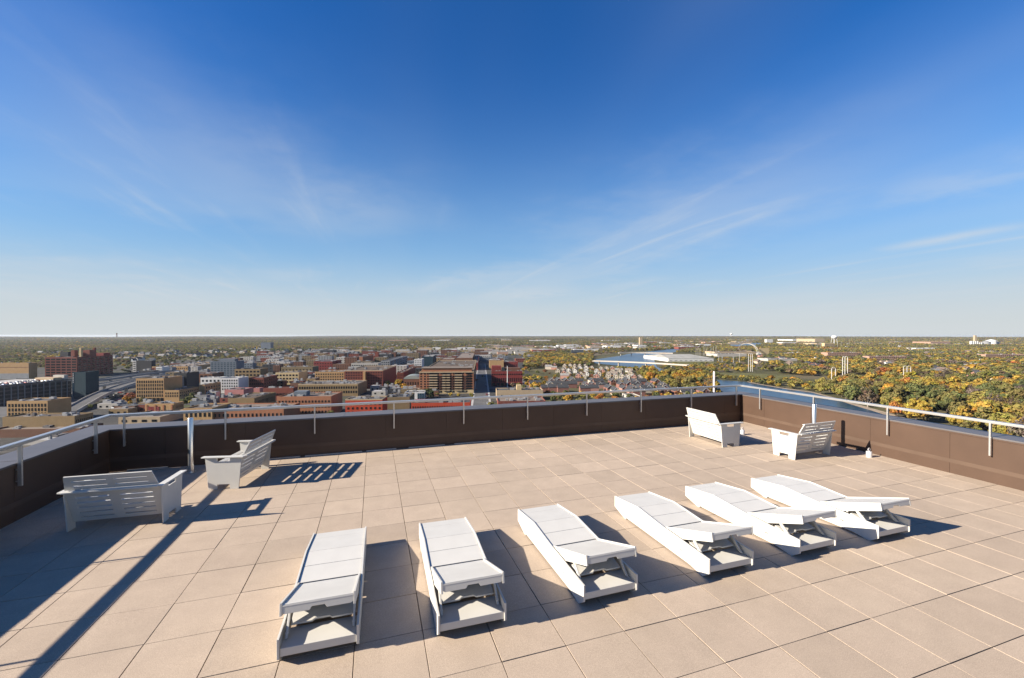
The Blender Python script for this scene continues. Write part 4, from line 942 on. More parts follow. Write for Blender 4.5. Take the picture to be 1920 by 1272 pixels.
def scatter_houses(kinds, group, boxes, rs):
    srcs = []
    for (c, r_, lab) in kinds: o = small_house(c, r_, lab, group); srcs.append([o, True])
    rr = random.Random(rs)
    for (xa, xb, ya, yb, n) in boxes:
        for _ in range(n):
            s = rr.choice(srcs); o = s[0] if s[1] else s[0].copy()
            if not s[1]: COL.objects.link(o)
            s[1] = False; P = atz(rr.uniform(xa, xb), rr.uniform(ya, yb)); o.location = P; o.rotation_euler = (0, 0, -AZ + rr.choice((0, math.pi / 2, math.pi, -math.pi / 2)) + rr.uniform(-.2, .2)); q = rr.uniform(.85, 1.35); o.scale = (q, q, q)
            FOOT.append((P.x, P.y, 9))
            if P.length < 2600 and rr.random() < .7: clearing(P, (12, 26, 40, 54), 9)
scatter_houses([('white', 'slate', 'small white gabled house in the left suburb beyond the town'), ('cream', 'grey', 'small cream gabled house in the left suburb beyond the town'), ('blue', 'slate', 'small blue-grey gabled house in the left suburb beyond the town'), ('tan', 'brown', 'small tan gabled house in the left suburb beyond the town')],
               'suburban houses left, beyond the town', ((214, 300, 662, 678, 24), (300, 400, 655, 672, 34), (400, 520, 650, 668, 46), (520, 660, 648, 664, 34), (20, 210, 655, 666, 14)), 3)
scatter_houses([('white', 'grey', 'small white house among the trees ahead, before the horizon'), ('pinkb', 'brown', 'small rose brick house among the trees ahead, before the horizon'), ('cream', 'beige', 'small cream house among the trees ahead, before the horizon')],
               'small houses ahead among the trees', ((660, 1000, 643, 656, 44), (1000, 1190, 642, 652, 24)), 4)
scatter_houses([('white', 'grey', 'small white house among the autumn trees beyond the river'), ('tan', 'brown', 'small tan house among the autumn trees beyond the river'), ('pinkb', 'slate', 'small rose brick house among the autumn trees beyond the river')],
               'small houses on the far side of the river', ((1205, 1300, 642, 658, 24), (1420, 1560, 646, 690, 26), (1560, 1740, 645, 690, 24), (1740, 1920, 660, 712, 26)), 6)
# low sheds and flat roofs far ahead
def generic(n, boxes, kinds, group, rs, nm):
    rr = random.Random(rs); cnt = {}
    for (xa, xb, ya, yb, n, wr, hr) in boxes:
        for _ in range(n):
            for _try in range(12):
                x, y = rr.uniform(xa, xb), rr.uniform(ya, yb); P = atz(x, y); w, d, h = rr.uniform(*wr), rr.uniform(*wr) * .7, rr.uniform(*hr); rad = math.hypot(w, d) / 2
                c = P + U * w / 2 + V_ * d / 2
                if all(math.hypot(c.x - fx, c.y - fy) > (rad + fr) * .72 for fx, fy, fr in FOOT): break
            else: continue
            k = rr.choice(kinds); m = MB().box(0, w, 0, d, 0, h)
            m.box(.4, w - .4, .4, d - .4, h + .003, h + .2, 1)
            for _k in range(rr.randint(1, 3)):
                a = rr.uniform(1.5, w * .3); x0 = rr.uniform(.5, w - a - .5); y0 = rr.uniform(.5, d * .6); m.box(x0, x0 + a, y0, y0 + min(a, d * .3), h + .203, h + rr.uniform(1.2, 3), 2)
            if k[2]:
                nx, nz = max(2, int(w / 4.5)), max(1, int(h / 3.4))
                for i in range(nx):
                    for j in range(nz): cx = w * (i + .5) / nx; z = h * (j + .3) / nz; m.box(cx - .9, cx + .9, -.06, -.004, z, z + 1.5, 3)
            o = m.build(nm, [PAL[k[0]], ROOFS[k[1]], UNIT, GLASS]); o.location = P; o.rotation_euler = (0, 0, -AZ)
            tag(o, k[3], 'building', group); FOOT.append((c.x, c.y, rad))
generic(0, ((560, 700, 668, 690, 40, (18, 40), (9, 20)), (700, 900, 664, 684, 40, (18, 40), (8, 18)), (400, 560, 676, 700, 30, (16, 34), (7, 15)), (640, 790, 690, 712, 14, (12, 26), (7, 15)), (230, 400, 686, 714, 14, (12, 24), (5, 10)), (480, 640, 664, 676, 30, (16, 36), (7, 13)), (690, 800, 732, 752, 12, (9, 17), (4, 8)), (350, 420, 748, 768, 8, (9, 16), (4, 8)), (560, 700, 705, 728, 8, (10, 20), (6, 12)), (480, 560, 716, 730, 6, (10, 18), (6, 10)), (900, 990, 668, 684, 10, (16, 30), (6, 12)), (170, 260, 765, 785, 5, (9, 16), (4, 6))),
        (('dark', 3, 1, 'far flat-roofed black-panelled block among the brick quarter'), ('olive', 1, 1, 'far flat-roofed olive brick block among the brick quarter'), ('brown', 3, 1, 'far flat-roofed brown brick block among the brick quarter'), ('dkred', 3, 1, 'far flat-roofed dark red brick block among the brick quarter'), ('dkred', 1, 1, 'far flat-roofed dark red brick block among the brick quarter'), ('brown', 3, 1, 'far flat-roofed brown brick block among the brick quarter'), ('grey', 0, 1, 'far flat-roofed grey block among the brick quarter'), ('buff', 4, 1, 'far flat-roofed buff brick block among the brick quarter'), ('slate', 3, 1, 'far flat-roofed slate-blue block among the brick quarter'), ('concrete', 2, 1, 'far flat-roofed pale concrete block among the brick quarter')),
        'flat-roofed blocks of the brick quarter', 31, 'city_block')
generic(0, ((820, 1000, 656, 666, 24, (30, 80), (5, 9)), (880, 1110, 650, 660, 26, (40, 110), (6, 11)), (1100, 1200, 646, 656, 18, (40, 110), (6, 12)), (1210, 1340, 640, 656, 22, (40, 110), (6, 12)), (560, 830, 655, 664, 16, (30, 70), (5, 10))),
        (('white', 2, 0, 'long low white shed in the pale industrial strip before the far trees'), ('concrete', 0, 0, 'long low grey shed in the pale industrial strip before the far trees'), ('ltan', 4, 0, 'long low tan shed in the pale industrial strip before the far trees'), ('rose', 4, 0, 'long low pinkish shed in the pale industrial strip before the far trees'), ('dkred', 2, 0, 'long low red shed in the pale industrial strip before the far trees')),
        'low sheds of the industrial strip', 32, 'low_warehouse')
generic(0, ((1350, 1920, 637, 648, 34, (50, 160), (6, 12)), (700, 1340, 634.5, 641, 22, (60, 200), (8, 16)), (1450, 1900, 652, 668, 12, (24, 60), (5, 8))),
        (('white', 2, 0, 'far pale flat building scattered among the trees near the horizon'), ('ltan', 4, 0, 'far tan flat building scattered among the trees near the horizon'), ('rose', 4, 0, 'far pinkish flat building scattered among the trees near the horizon')),
        'far flat buildings near the horizon', 33, 'low_warehouse')

# ------------------------------------------------------------------ cars
CARM = [mat('car_paint_' + n, c, .3, .2) for n, c in (('white', (.75, .75, .74)), ('silver', (.45, .46, .48)), ('black', (.03, .03, .035)), ('red', (.35, .04, .035)), ('blue', (.05, .09, .2)))]
def car_mesh():
    m = MB(); pr = [(-2.2, .35), (-2.2, .85), (-1.35, .98), (-.8, 1.45), (.75, 1.45), (1.35, 1.0), (2.15, .85), (2.25, .35)]
    n = len(pr); L0 = [(x, -.9 if z < 1.1 else -.72, z) for x, z in pr]; R0 = [(x, -y, z) for x, y, z in L0]
    m.face(L0); m.face(R0[::-1])
    for i in range(n): j = (i + 1) % n; m.face([L0[i], R0[i], R0[j], L0[j]], 1 if i in (2, 4) else 0)
    for x in (-1.35, 1.4):
        for y in (-.86, .86): m.tube([(x, y - .1, .34), (x, y + .1, .34)], .34, 10, 2)
    return m
CARS = []
TYRE = mat('tyre', (.02, .02, .02), .9)
for c in CARM:
    CARS.append([car_mesh().mesh('parked_car', [c, GLASS, TYRE]), c.name.split('_')[-1]])
def park(P, an, where, group):
    me, cn = BR.choice(CARS); o = link('parked_car', me); o.location = P; o.rotation_euler = (0, 0, an); tag(o, cn + ' car parked ' + where, 'car', group)
for k in range(46):
    y = GL * (.05 + .74 * (k % 23) / 22); row = -6.0 if k < 23 else -22.0
    if BR.random() < .82: P = P0_ = Vector((gt.location.x, gt.location.y, 0)) + gv * (y + BR.uniform(-.3, .3)) + gu * row; park((P.x, P.y, GZ + 17.51), -AZ - R(9) + BR.choice((0, math.pi)), 'on the roof of the long dark parking garage', 'cars on the parking garage roof')
for (xa, xb, ya, yb, n) in ((190, 252, 736, 752, 20), (196, 300, 757, 772, 16), (255, 290, 696, 700, 14), (340, 420, 748, 758, 12), (700, 745, 735, 745, 12), (230, 300, 772, 782, 8)):
    for k in range(n):
        P = atz(xa + (xb - xa) * (k + .5) / n, BR.uniform(ya, yb)); park((P.x, P.y, GZ + .25), -AZ + BR.choice((0, math.pi / 2)) + BR.uniform(-.1, .1), 'in the open lots between the town blocks', 'cars parked in the town lots')
for k in range(9):
    v = 690 + k * 8.5; f = (v - 682) / 93; x = (897.5 - 12 * f * 1.0 + 1.5) if k % 2 else (908.5 + 9.5 * f - 2.0); P = atz(x, v); park((P.x, P.y, GZ + .3), -AZ + math.pi / 2, 'along the straight street between the brick blocks', 'cars along the straight street')

# ------------------------------------------------------------------ trees
TREEC = dict(yellow=(.46, .33, .065), gold=(.49, .30, .052), orange=(.46, .225, .055), olive=(.255, .228, .075), lime=(.345, .30, .08), green=(.17, .185, .068), dark=(.11, .13, .055), brown=(.215, .155, .095), rust=(.27, .12, .06), mauve=(.225, .175, .135))
def leaf_cloud(nc, nl, leaf, rx, rz, seed, hollow=.55):
    r = np.random.default_rng(seed); P = []; Nn = []
    cen = r.normal(size=(nc, 3)); cen /= np.linalg.norm(cen, axis=1)[:, None]; cen *= (hollow + (1 - hollow) * r.random((nc, 1))) ** .7
    cen *= np.array([rx * .74, rx * .74, rz * .74]); cen[:, 2] += np.where(cen[:, 2] < 0, rz * .12, 0)
    lr = (.26 + .16 * r.random(nc)) * min(rx, rz)
    vs, fs, va, hu = [], [], [], []
    for c, l, tv, hv in zip(cen, lr, r.normal(1, .11, nc), r.normal(0, 1, nc)):
        d = r.normal(size=(nl, 3)); d /= np.linalg.norm(d, axis=1)[:, None]
        p = c + d * (l * (.55 + .5 * r.random((nl, 1))))
        out = c / np.array([rx, rx, rz]) ** 1.0; n = d + .5 * out + .45 * r.normal(size=(nl, 3)) + np.array([0, 0, .25]); n /= np.linalg.norm(n, axis=1)[:, None]
        t = np.cross(n, r.normal(size=(nl, 3))); t /= np.linalg.norm(t, axis=1)[:, None]; b = np.cross(n, t)
        s = leaf * (.6 + .8 * r.random((nl, 1)))
        k = np.stack([p - t * s - b * s * .7, p + t * s * .9 - b * s * .8, p + t * s + b * s * .75, p - t * s * .8 + b * s], 1)
        vs.append(k.reshape(-1, 3)); va.append(np.repeat(tv * r.normal(1, .10, nl), 4)); hu.append(np.repeat(hv * .7 + .5 * r.normal(size=nl), 4))
    v = np.concatenate(vs); n_ = len(v) // 4
    return v, np.arange(len(v)).reshape(-1, 4), np.clip(np.concatenate(va), .6, 1.5) + 0.0, np.clip(np.concatenate(hu), -2, 2)
def np_mesh(name, v, f, attr, m, color=None, tint=None):
    me = bpy.data.meshes.new(name); me.vertices.add(len(v)); me.vertices.foreach_set('co', v.astype(np.float32).ravel())
    me.loops.add(f.size); me.loops.foreach_set('vertex_index', f.astype(np.int32).ravel()); me.polygons.add(len(f))
    me.polygons.foreach_set('loop_start', np.arange(0, f.size, f.shape[1], dtype=np.int32)); 
    a = me.attributes.new('tone', 'FLOAT', 'POINT'); a.data.foreach_set('value', attr.astype(np.float32))
    if tint is not None: a2 = me.attributes.new('tint', 'FLOAT', 'POINT'); a2.data.foreach_set('value', tint.astype(np.float32))
    if color is not None:
        c = me.attributes.new('leafcol', 'FLOAT_COLOR', 'POINT'); c.data.foreach_set('color', color.astype(np.float32).ravel())
    me.update(calc_edges=True); me.validate(); me.materials.append(m); return me
def leaf_mat(name, col):
    m = bpy.data.materials.new(name); m.use_nodes = True; nt = m.node_tree; N = nt.nodes; L = nt.links
    b = N['Principled BSDF']; b.inputs['Roughness'].default_value = .75; b.inputs['Specular IOR Level'].default_value = .15
    at = N.new('ShaderNodeAttribute'); at.attribute_name = 'tone'
    mx = N.new('ShaderNodeMix'); mx.data_type = 'RGBA'; mx.blend_type = 'MULTIPLY'; mx.inputs[0].default_value = 1
    if col is None:
        ac = N.new('ShaderNodeAttribute'); ac.attribute_name = 'leafcol'; L.new(ac.outputs['Color'], mx.inputs[6])
    else: mx.inputs[6].default_value = (*[q * KA for q in col], 1)
    L.new(at.outputs['Fac'], mx.inputs[7])
    ah = N.new('ShaderNodeAttribute'); ah.attribute_name = 'tint'; oi = N.new('ShaderNodeObjectInfo')
    hm = N.new('ShaderNodeMath'); hm.operation = 'MULTIPLY_ADD'; hm.inputs[1].default_value = .016; hm.inputs[2].default_value = .5; L.new(ah.outputs['Fac'], hm.inputs[0])
    vm = N.new('ShaderNodeMath'); vm.operation = 'MULTIPLY_ADD'; vm.inputs[1].default_value = .34; vm.inputs[2].default_value = .83; L.new(oi.outputs['Random'], vm.inputs[0])
    hz = N.new('ShaderNodeHueSaturation'); L.new(hm.outputs[0], hz.inputs['Hue']); L.new(mx.outputs[2], hz.inputs['Color'])
    if col is not None: L.new(vm.outputs[0], hz.inputs['Value'])
    L.new(hz.outputs[0], b.inputs['Base Color'])
    tr = N.new('ShaderNodeBsdfTranslucent'); L.new(hz.outputs[0], tr.inputs['Color']); ms = N.new('ShaderNodeMixShader'); ms.inputs[0].default_value = .42
    L.new(b.outputs[0], ms.inputs[1]); L.new(tr.outputs[0], ms.inputs[2]); L.new(ms.outputs[0], N['Material Output'].inputs['Surface'])
    return m
LM = {k: leaf_mat('leaves_' + k, c) for k, c in TREEC.items()}; LM_ALL = leaf_mat('woodland_leaves', None)
BARK = mat('bark', (.10, .075, .055), .9, var=.2, vscale=1)
PROT = []; BARE = []
def tree_proto(k, bare):
    rr = random.Random(500 + k + (50 if bare else 0)); parts = []; nsub = rr.choice((4, 5, 6)); H = rr.uniform(11.2, 13.4); Rm = rr.uniform(4.6, 6.4)
    subs = [(0, 0, H - 3.6, Rm * .62, 3.6)]
    for q in range(nsub):
        an = q * 2 * math.pi / nsub + rr.uniform(-.5, .5); d = Rm * rr.uniform(.36, .62); r_ = Rm * rr.uniform(.36, .58); h_ = r_ * rr.uniform(.75, 1.1)
        subs.append((d * math.cos(an), d * math.sin(an), rr.uniform(1.2 + h_, H - h_ - .6), r_, h_))
    off = 0; V, F, A, T = [], [], [], []
    for i, (x, y, z, r_, h_) in enumerate(subs):
        n_c = max(5, int(13 * r_ / 3)); v, f, a, hh = leaf_cloud(n_c, 12 if bare else 26, .30 if bare else .40, r_ * 1.12, h_ * 1.15, 900 + 20 * k + i + (400 if bare else 0), .45)
        g = rr.gauss(1, .07); V.append(v + np.array([x, y, z])); F.append(f + off); off += len(v); A.append(a * g); T.append(hh + rr.gauss(0, .6))
    cm = np_mesh('crown', np.concatenate(V), np.concatenate(F), np.concatenate(A), LM['olive'], None, np.concatenate(T))
    tm = MB(); tm.tube([(0, 0, -.3), (.1, 0, 2.0), (0, .15, 5), (.1, .1, H - 3)], [.42, .32, .24, .07], 8)
    for (x, y, z, r_, h_) in subs[1:]:
        zb = max(1.6, z - h_ - 1.5); tm.tube([(0, 0, zb), (x * .55, y * .55, z - h_ * .4), (x, y, z + h_ * .2)], [.19, .12, .05], 6)
        for w in range(5 if bare else 2):
            an = rr.uniform(0, 6.28); tm.tube([(x * .6, y * .6, z - h_ * .3), (x + r_ * .5 * math.cos(an), y + r_ * .5 * math.sin(an), z + h_ * .1), (x + r_ * .9 * math.cos(an), y + r_ * .9 * math.sin(an), z + h_ * rr.uniform(.3, .8))], [.10, .07, .03], 5)
    return cm, tm.mesh('trunk', BARKP if bare else BARK)
BARKP = mat('pale_bark', (.24, .20, .165), .9, var=.2, vscale=1)
for k in range(8): PROT.append(tree_proto(k, False))
for k in range(4): BARE.append(tree_proto(k, True))
# where trees stand: region (picture columns and rows of the foot), density, colour mix
def inpoly(px, py, poly):
    n = len(poly); c = np.zeros(len(px), bool); j = n - 1
    for i in range(n):
        xi, yi = poly[i]; xj, yj = poly[j]
        c ^= ((yi > py) != (yj > py)) & (px < (xj - xi) * (py - yi) / (yj - yi + 1e-9) + xi); j = i
    return c
MIXR = dict(yellow=.23, gold=.07, orange=.015, olive=.30, lime=.18, green=.10, dark=.04, brown=.09, rust=.008, mauve=.05)
MIXL = dict(dark=.26, green=.12, olive=.26, mauve=.09, brown=.18, lime=.045, yellow=.035, gold=.012)
MIXM = dict(dark=.16, green=.15, olive=.28, mauve=.06, brown=.14, lime=.10, yellow=.09, gold=.02, orange=.008)
MIXY = dict(yellow=.26, gold=.09, orange=.02, olive=.28, lime=.20, green=.07, brown=.08)
MIXT = dict(yellow=.30, gold=.24, orange=.14, olive=.08, lime=.10, green=.08, rust=.06)
REG = [  # polygon in the picture, density per 11 m cell, colour mix, scale range
    ([(985, 694), (985, 664), (1110, 668), (1112, 690), (1040, 688)], .85, MIXY, (.9, 1.25)),
    ([(1120, 694), (1222, 698), (1240, 706), (1300, 716), (1336, 724), (1350, 735), (1330, 745), (1290, 735), (1205, 716), (1195, 700)], .8, MIXY, (1.0, 1.45)),
    ([(1205, 716), (1290, 728), (1325, 741), (1300, 744), (1240, 722)], .6, MIXY, (.8, 1.2)),
    ([(1020, 745), (1210, 741), (1330, 748), (1330, 764), (1030, 772)], .75, MIXT, (.55, .85)),
    ([(975, 735), (1020, 735), (1010, 700), (978, 690)], .5, MIXT, (.5, .8)),
    ([(1015, 722), (1340, 748), (1190, 700), (1040, 686)], .42, MIXT, (.35, .6)),
    ([(1340, 710.5), (1400, 717), (1430, 723), (1480, 731.5), (1530, 737), (1545, 722), (1480, 714), (1400, 711)], .8, MIXY, (.6, .95)),
    ([(1285, 697), (1340, 700), (1345, 686), (1250, 686), (1240, 692)], .5, MIXR, (.6, 1.0)),
    ([(1300, 697), (1345, 699), (1400, 700), (1450, 700), (1440, 660), (1330, 664), (1345, 684), (1290, 688)], .45, MIXR, (.55, .95)),
    ([(1256, 701), (1300, 708), (1345, 712.5), (1345, 704), (1300, 698), (1250, 694)], .85, MIXY, (.7, 1.1)),
    ([(1345, 712), (1400, 716), (1400, 711), (1345, 704.5)], .6, MIXY, (.55, .8)),
    ([(1420, 697), (1530, 707), (1590, 706), (1600, 660), (1440, 658)], .66, MIXR, (.85, 1.35)),
    ([(1530, 737), (1565, 748.5), (1604, 762), (1650, 775), (1740, 804), (1960, 865), (2200, 960), (3600, 1100), (3600, 660), (1600, 660), (1600, 705), (1545, 720)], .60, MIXR, (1.0, 1.65)),
    ([(1228, 668), (1260, 676), (1250, 664)], .8, dict(rust=.4, brown=.4, mauve=.2), (.6, .9)),
    ([(1000, 664), (1110, 668), (1180, 660), (1190, 652), (1000, 652)], .30, MIXM, (.7, 1.0)),
    ([(560, 690), (1000, 668), (1000, 655), (560, 655)], .07, MIXM, (.5, .8)),
    ([(214, 684), (330, 676), (450, 672), (660, 664), (660, 648), (214, 652)], .42, MIXL, (.6, .95)),
    ([(214, 702), (262, 700), (330, 686), (330, 678), (214, 684)], .30, MIXL, (.45, .75)),
    ([(160, 704), (560, 690), (560, 655), (215, 660)], .12, MIXL, (.5, .8)),
    ([(1258, 661), (1345, 662.5), (1345, 650), (1275, 650)], .55, MIXM, (.7, 1.0)),
    ([(1345, 663), (1440, 658), (1440, 645), (1345, 648)], .45, MIXM, (.7, 1.0)),
    ([(-200, 678), (60, 678), (84, 668), (215, 664), (215, 655), (-200, 655)], .75, MIXL, (.7, 1.0)),
    ([(640, 742), (790, 737), (790, 726), (700, 730)], .14, MIXT, (.5, .8)),
    ([(180, 790), (280, 778), (260, 757), (150, 770)], .14, MIXT, (.35, .6)),
]
def build_trees():
    RA = random.Random(17)
    cand = []; g = 11.0
    fx = np.array([f[0] for f in FOOT]); fy = np.array([f[1] for f in FOOT]); fr = np.array([f[2] for f in FOOT])
    xs = np.arange(-1500, 2600, g); ys = np.arange(-120, 2400, g); X, Y = np.meshgrid(xs, ys); X = X.ravel() + nrng.uniform(-4.5, 4.5, X.size); Y = Y.ravel() + nrng.uniform(-4.5, 4.5, Y.size)
    px, py = projv(X, Y, GZ); dist = np.hypot(X, Y)
    ok = np.isfinite(px) & (px > -120) & (px < 3600) & (dist < 1750); X, Y, px, py, dist = X[ok], Y[ok], px[ok], py[ok], dist[ok]
    water = inpoly(px, py, RIVER_R + RIVER_L)
    for pg in OPEN: water |= inpoly(px, py, pg) | inpoly(px, py - 2.0, pg)
    out = []; done = np.zeros(len(X), bool)
    cx_ = np.array([c[0] for c in CLEAR]); cy_ = np.array([c[1] for c in CLEAR]); cr_ = np.array([c[2] for c in CLEAR])
    def clear(x, y, rad=3.5): return not (np.any((fx - x) ** 2 + (fy - y) ** 2 < (fr * .85 + rad) ** 2) or np.any((cx_ - x) ** 2 + (cy_ - y) ** 2 < cr_ ** 2))
    for poly, dens, mix, sc in REG:
        m = inpoly(px, py, poly) & ~water & ~done; done |= m
        keys = list(mix); w = [mix[k] for k in keys]
        for i in np.nonzero(m)[0]:
            if RA.random() > dens: continue
            if not clear(X[i], Y[i]): continue
            # colours run in loose patches
            pk = math.sin(X[i] / 31 + 2.1) + math.sin(Y[i] / 43 + X[i] / 90)
            ww = [q * (2.0 if (pk > .5) == (k in ('yellow', 'gold', 'orange', 'lime')) else .7) for q, k in zip(w, keys)]
            out.append((X[i], Y[i], RA.uniform(*sc), RA.choices(keys, ww)[0]))
    # single trees of the town, foot column and row
    for u, v, s, c in ((239, 757, .75, 'orange'), (246, 752, .8, 'rust'), (268, 757, .6, 'olive'), (352, 762, .85, 'green'), (360, 760, .9, 'green'), (367, 763, .8, 'olive'), (727, 728, .95, 'lime'), (748, 730, 1.0, 'yellow'), (757, 732, .8, 'gold'), (770, 733, .6, 'yellow'), (802, 746, .95, 'dark'), (808, 748, .85, 'dark'), (782, 742, .5, 'gold'), (820, 743, .45, 'lime'), (845, 744, .45, 'yellow'), (860, 745, .4, 'yellow'), (884, 746, .5, 'lime'), (921, 766, .6, 'olive'), (962, 728, .65, 'brown'), (972, 727, .6, 'olive'), (994, 722, .7, 'orange'), (1003, 728, .8, 'gold'), (1012, 729, .75, 'gold'), (986, 716, .6, 'lime'), (905, 708, .4, 'green'), (893, 716, .5, 'rust'), (213, 722, .5, 'olive'), (620, 784, .6, 'olive'), (240, 692, .7, 'olive'), (232, 688, .7, 'gold'), (455, 690, .8, 'lime'), (465, 695, .7, 'yellow'), (1024, 712, .7, 'orange'), (1022, 700, .8, 'rust'), (1150, 710, .7, 'orange'), (1110, 708, .6, 'rust')):
        P = atz(u, v); out.append((P.x, P.y, s, c))
    A = [(o, CAMZ - GZ) for o in out]
    # largest in the picture first
    def size(o):
        u, v = proj((o[0], o[1], GZ + 14 * o[2])); 
        yl = np.interp(u, [0, 150, 205, 400, 880, 1280, 1412, 1560, 1920], [850, 803, 797, 785, 761, 740, 734, 758, 812])
        if u >= 1960: return 1e-7 / math.hypot(o[0], o[1])
        vis = (u > -40) & (u < 1960) & (v < yl - 3)
        return (o[2] / math.hypot(o[0], o[1])) if vis else -1
    out = [o for o in out if size(o) > 0]; out.sort(key=size, reverse=True)
    NIND = 296; big, rest = out[:NIND], out[NIND:]
    words = dict(yellow='yellow', gold='golden', orange='orange', olive='olive green', lime='yellow-green', green='green', dark='dark green', brown='brownish thinning', rust='rust red', mauve='grey-brown nearly bare')
    for i, (x, y, s, c) in enumerate(big):
        u, v = proj((x, y, GZ)); cm, tm = RA.choice(BARE) if (c in ('mauve', 'brown') and RA.random() < .7) else RA.choice(PROT)
        where = 'in the woods beyond the right wall' if u > 1520 else ('along the river lawn and bank' if u > 1345 else ('among the townhouses and river edge' if u > 975 else 'between the town buildings'))
        t = thing('tree', words[c] + ' autumn tree ' + where, 'tree', (x, y, GZ), RA.uniform(0, 6.28), 'trees ' + where); q = s * RA.uniform(.92, 1.08); zf = 1.0 if math.hypot(x, y) < 520 else .82; t.scale = (q * RA.uniform(.92, 1.1), q * RA.uniform(.92, 1.1), q * zf)
        k = link('crown', cm, t); k.material_slots[0].link = 'OBJECT'; k.material_slots[0].material = LM[c]
        link('trunk', tm, t)
    # everything farther: one woodland
    vs, fs, tn, cl, tt_ = [], [], [], [], []; off = 0
    def add(T, P, scl, colr):
        nonlocal off
        v, f, a, hh = T; n = len(P); tt_.append(np.tile(hh, n))
        an = nrng.uniform(0, 6.28, n); c, s = np.cos(an), np.sin(an)
        vx = v[None, :, 0] * c[:, None] - v[None, :, 1] * s[:, None]; vy = v[None, :, 0] * s[:, None] + v[None, :, 1] * c[:, None]; vz = np.repeat(v[None, :, 2], n, 0)
        q = np.stack([vx * scl[:, :1], vy * scl[:, :1], vz * scl[:, 1:2]], 2) + P[:, None, :]
        vs.append(q.reshape(-1, 3)); fs.append((f[None] + (np.arange(n) * len(v))[:, None, None] + off).reshape(-1, f.shape[1])); off += n * len(v)
        tn.append(np.tile(a, n)); cl.append(np.repeat(np.concatenate([colr, np.ones((n, 1))], 1), len(v), 0))
    tm_ = []
    for k in range(5): v, f, a, hh = leaf_cloud(15, 12, .95, 6.0, 5.6, 300 + k); tm_.append((v + np.array([0, 0, 7.2]), f, a, hh))
    ar = np.array([(o[0], o[1], GZ) for o in rest]); ss = np.array([[o[2], o[2] * (.66 if math.hypot(o[0], o[1]) > 560 else .8)] for o in rest]); cc = KA * np.array([TREEC[o[3]] for o in rest]) * nrng.normal(1, .12, (len(rest), 1)).clip(.7, 1.35); pick = nrng.integers(0, 5, len(rest))
    for k in range(5):
        m = pick == k
        if m.any(): add(tm_[k], ar[m], ss[m], cc[m])
    # far woods in rings of growing spacing
    far = []
    for k in range(4): v, f, a, hh = leaf_cloud(8, 4, 2.3, 7.0, 5.2, 400 + k); far.append((v + np.array([0, 0, 7.0]), f, a, hh))
    d = 1000.0; pts = []
    while d < 14200:
        step = max(16.0, d * .0085) * nrng.uniform(.8, 1.2); gap = max(10.5, d * .0040)
        half = R(76); n = int(2 * half * d / gap)
        an = YAW - half + (np.arange(n) + nrng.uniform(-.45, .45, n)) * (2 * half / n); rr = d + nrng.uniform(-.5, .5, n) * step
        x, y = rr * np.sin(an), rr * np.cos(an); pts.append(np.stack([x, y, rr], 1)); d += step
    p = np.concatenate(pts); u, v = projv(p[:, 0], p[:, 1], GZ)
    keep = ~inpoly(u, v, RIVER_R + RIVER_L) & ~inpoly(u, v, [(1372, 644.5), (1425, 643.5), (1432, 646), (1405, 650), (1378, 652.5), (1366, 650)])
    near = p[:, 2] < 1750
    cov = np.zeros(len(p), bool)
    for poly, *_ in REG: cov |= inpoly(u, v, poly)
    city = inpoly(u, v, CITYPX)
    keep &= ~(near & (cov | city | (u > 975))) & ~city
    ind = inpoly(u, v, [(820, 662), (980, 664), (1110, 668), (1170, 660), (1260, 650), (1000, 647), (700, 648)])
    keep &= ~(ind & (nrng.random(len(p)) < .72))
    lownoise = np.sin(p[:, 0] / 310 + 1) + np.sin(p[:, 1] / 420 + p[:, 0] / 700) + .6 * np.sin(p[:, 0] / 97 + p[:, 1] / 140)
    keep &= ~((lownoise > 1.25) & (nrng.random(len(p)) < .75))
    # leave the larger far buildings standing clear
    cell = {}
    for X0, Y0, r0 in FOOT + CLEAR: cell.setdefault((int(X0 // 120), int(Y0 // 120)), []).append((X0, Y0, r0))
    for i in np.nonzero(keep & (p[:, 2] < 5000))[0]:
        a, b = int(p[i, 0] // 120), int(p[i, 1] // 120)
        for da in (-1, 0, 1):
            for db in (-1, 0, 1):
                for X0, Y0, r0 in cell.get((a + da, b + db), ()):
                    if (p[i, 0] - X0) ** 2 + (p[i, 1] - Y0) ** 2 < (r0 + 5) ** 2: keep[i] = False
    p, u = p[keep], u[keep]; n = len(p)
    wR = np.clip((u - 900) / 600, 0, 1)
    keys = ['dark', 'green', 'mauve', 'olive', 'brown', 'lime', 'yellow', 'gold', 'orange', 'rust']; pl = np.array([MIXL.get(k, 0) for k in keys]); pr_ = np.array([MIXR.get(k, 0) for k in keys]); pr_ = .55 * pr_ + .45 * np.array([MIXM.get(k, 0) for k in keys])
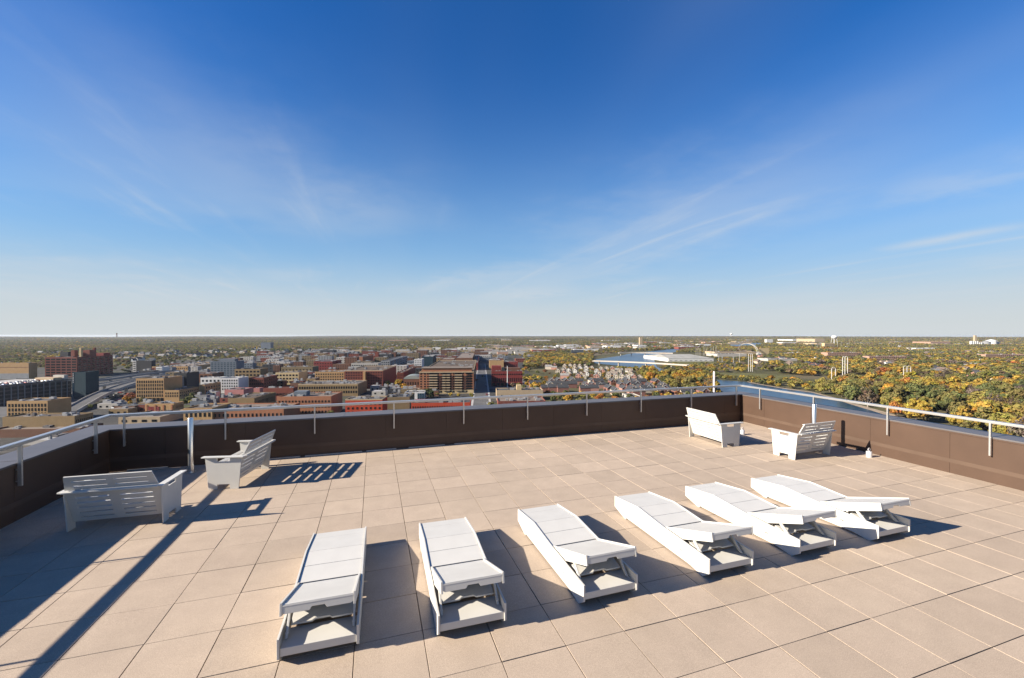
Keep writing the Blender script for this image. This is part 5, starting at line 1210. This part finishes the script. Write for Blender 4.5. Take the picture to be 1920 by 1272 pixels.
    prob = pl[None] * (1 - wR[:, None]) + pr_[None] * wR[:, None]; cum = np.cumsum(prob / prob.sum(1, keepdims=True), 1); pn = np.sin(p[:, 0] / 130 + 1.7 * np.sin(p[:, 1] / 210)) + np.sin(p[:, 1] / 170 + p[:, 0] / 390 + 2) + .7 * np.sin(p[:, 0] / 61 - p[:, 1] / 83); rk = np.clip(.5 + pn * .145 + nrng.normal(0, .20, n), 0, .9999)[:, None]; ki = (rk > cum).sum(1).clip(0, len(keys) - 1)
    colr = KA * np.array([TREEC[k] for k in keys])[ki] * nrng.normal(1, .15, (n, 1)).clip(.6, 1.4)
    P = np.stack([p[:, 0], p[:, 1], GZ + hill(p[:, 0], p[:, 1]) - .5], 1); big_ = np.clip(p[:, 2] / 4200, .72, 2.2)
    sc = np.stack([big_ * nrng.uniform(.8, 1.25, n), nrng.uniform(.75, 1.2, n) * np.clip(big_ * .8, .75, 1.15)], 1); pick = nrng.integers(0, 4, n)
    for k in range(4): add(far[k], P[pick == k], sc[pick == k], colr[pick == k])
    me = np_mesh('woods', np.concatenate(vs), np.concatenate(fs), np.concatenate(tn), LM_ALL, np.concatenate(cl), np.concatenate(tt_))
    tag(link('woods', me), 'autumn woods of olive, brown and yellow trees reaching to the horizon', 'woods', kind='stuff')
    print('TREES', len(big), len(rest), n, 'faces', len(me.polygons))
build_trees()

# ------------------------------------------------------------------ the hazy air
def haze():
    m = bpy.data.materials.new('haze'); m.use_nodes = True; nt = m.node_tree; N = nt.nodes; N.remove(N['Principled BSDF'])
    v = N.new('ShaderNodeVolumePrincipled'); v.inputs['Color'].default_value = (.80, .87, 1.0, 1); v.inputs['Density'].default_value = 2.6e-5; v.inputs['Anisotropy'].default_value = .2
    nt.links.new(v.outputs[0], N['Material Output'].inputs['Volume'])
    o = MB().box(-15500, 15500, -15500, 15500, GZ - 1, CAMZ + 3).build('haze', m); tag(o, 'thin pale haze over the town and woods', 'haze', kind='stuff')
if HAZE: haze()
print('OBJECTS', len(COL.objects))
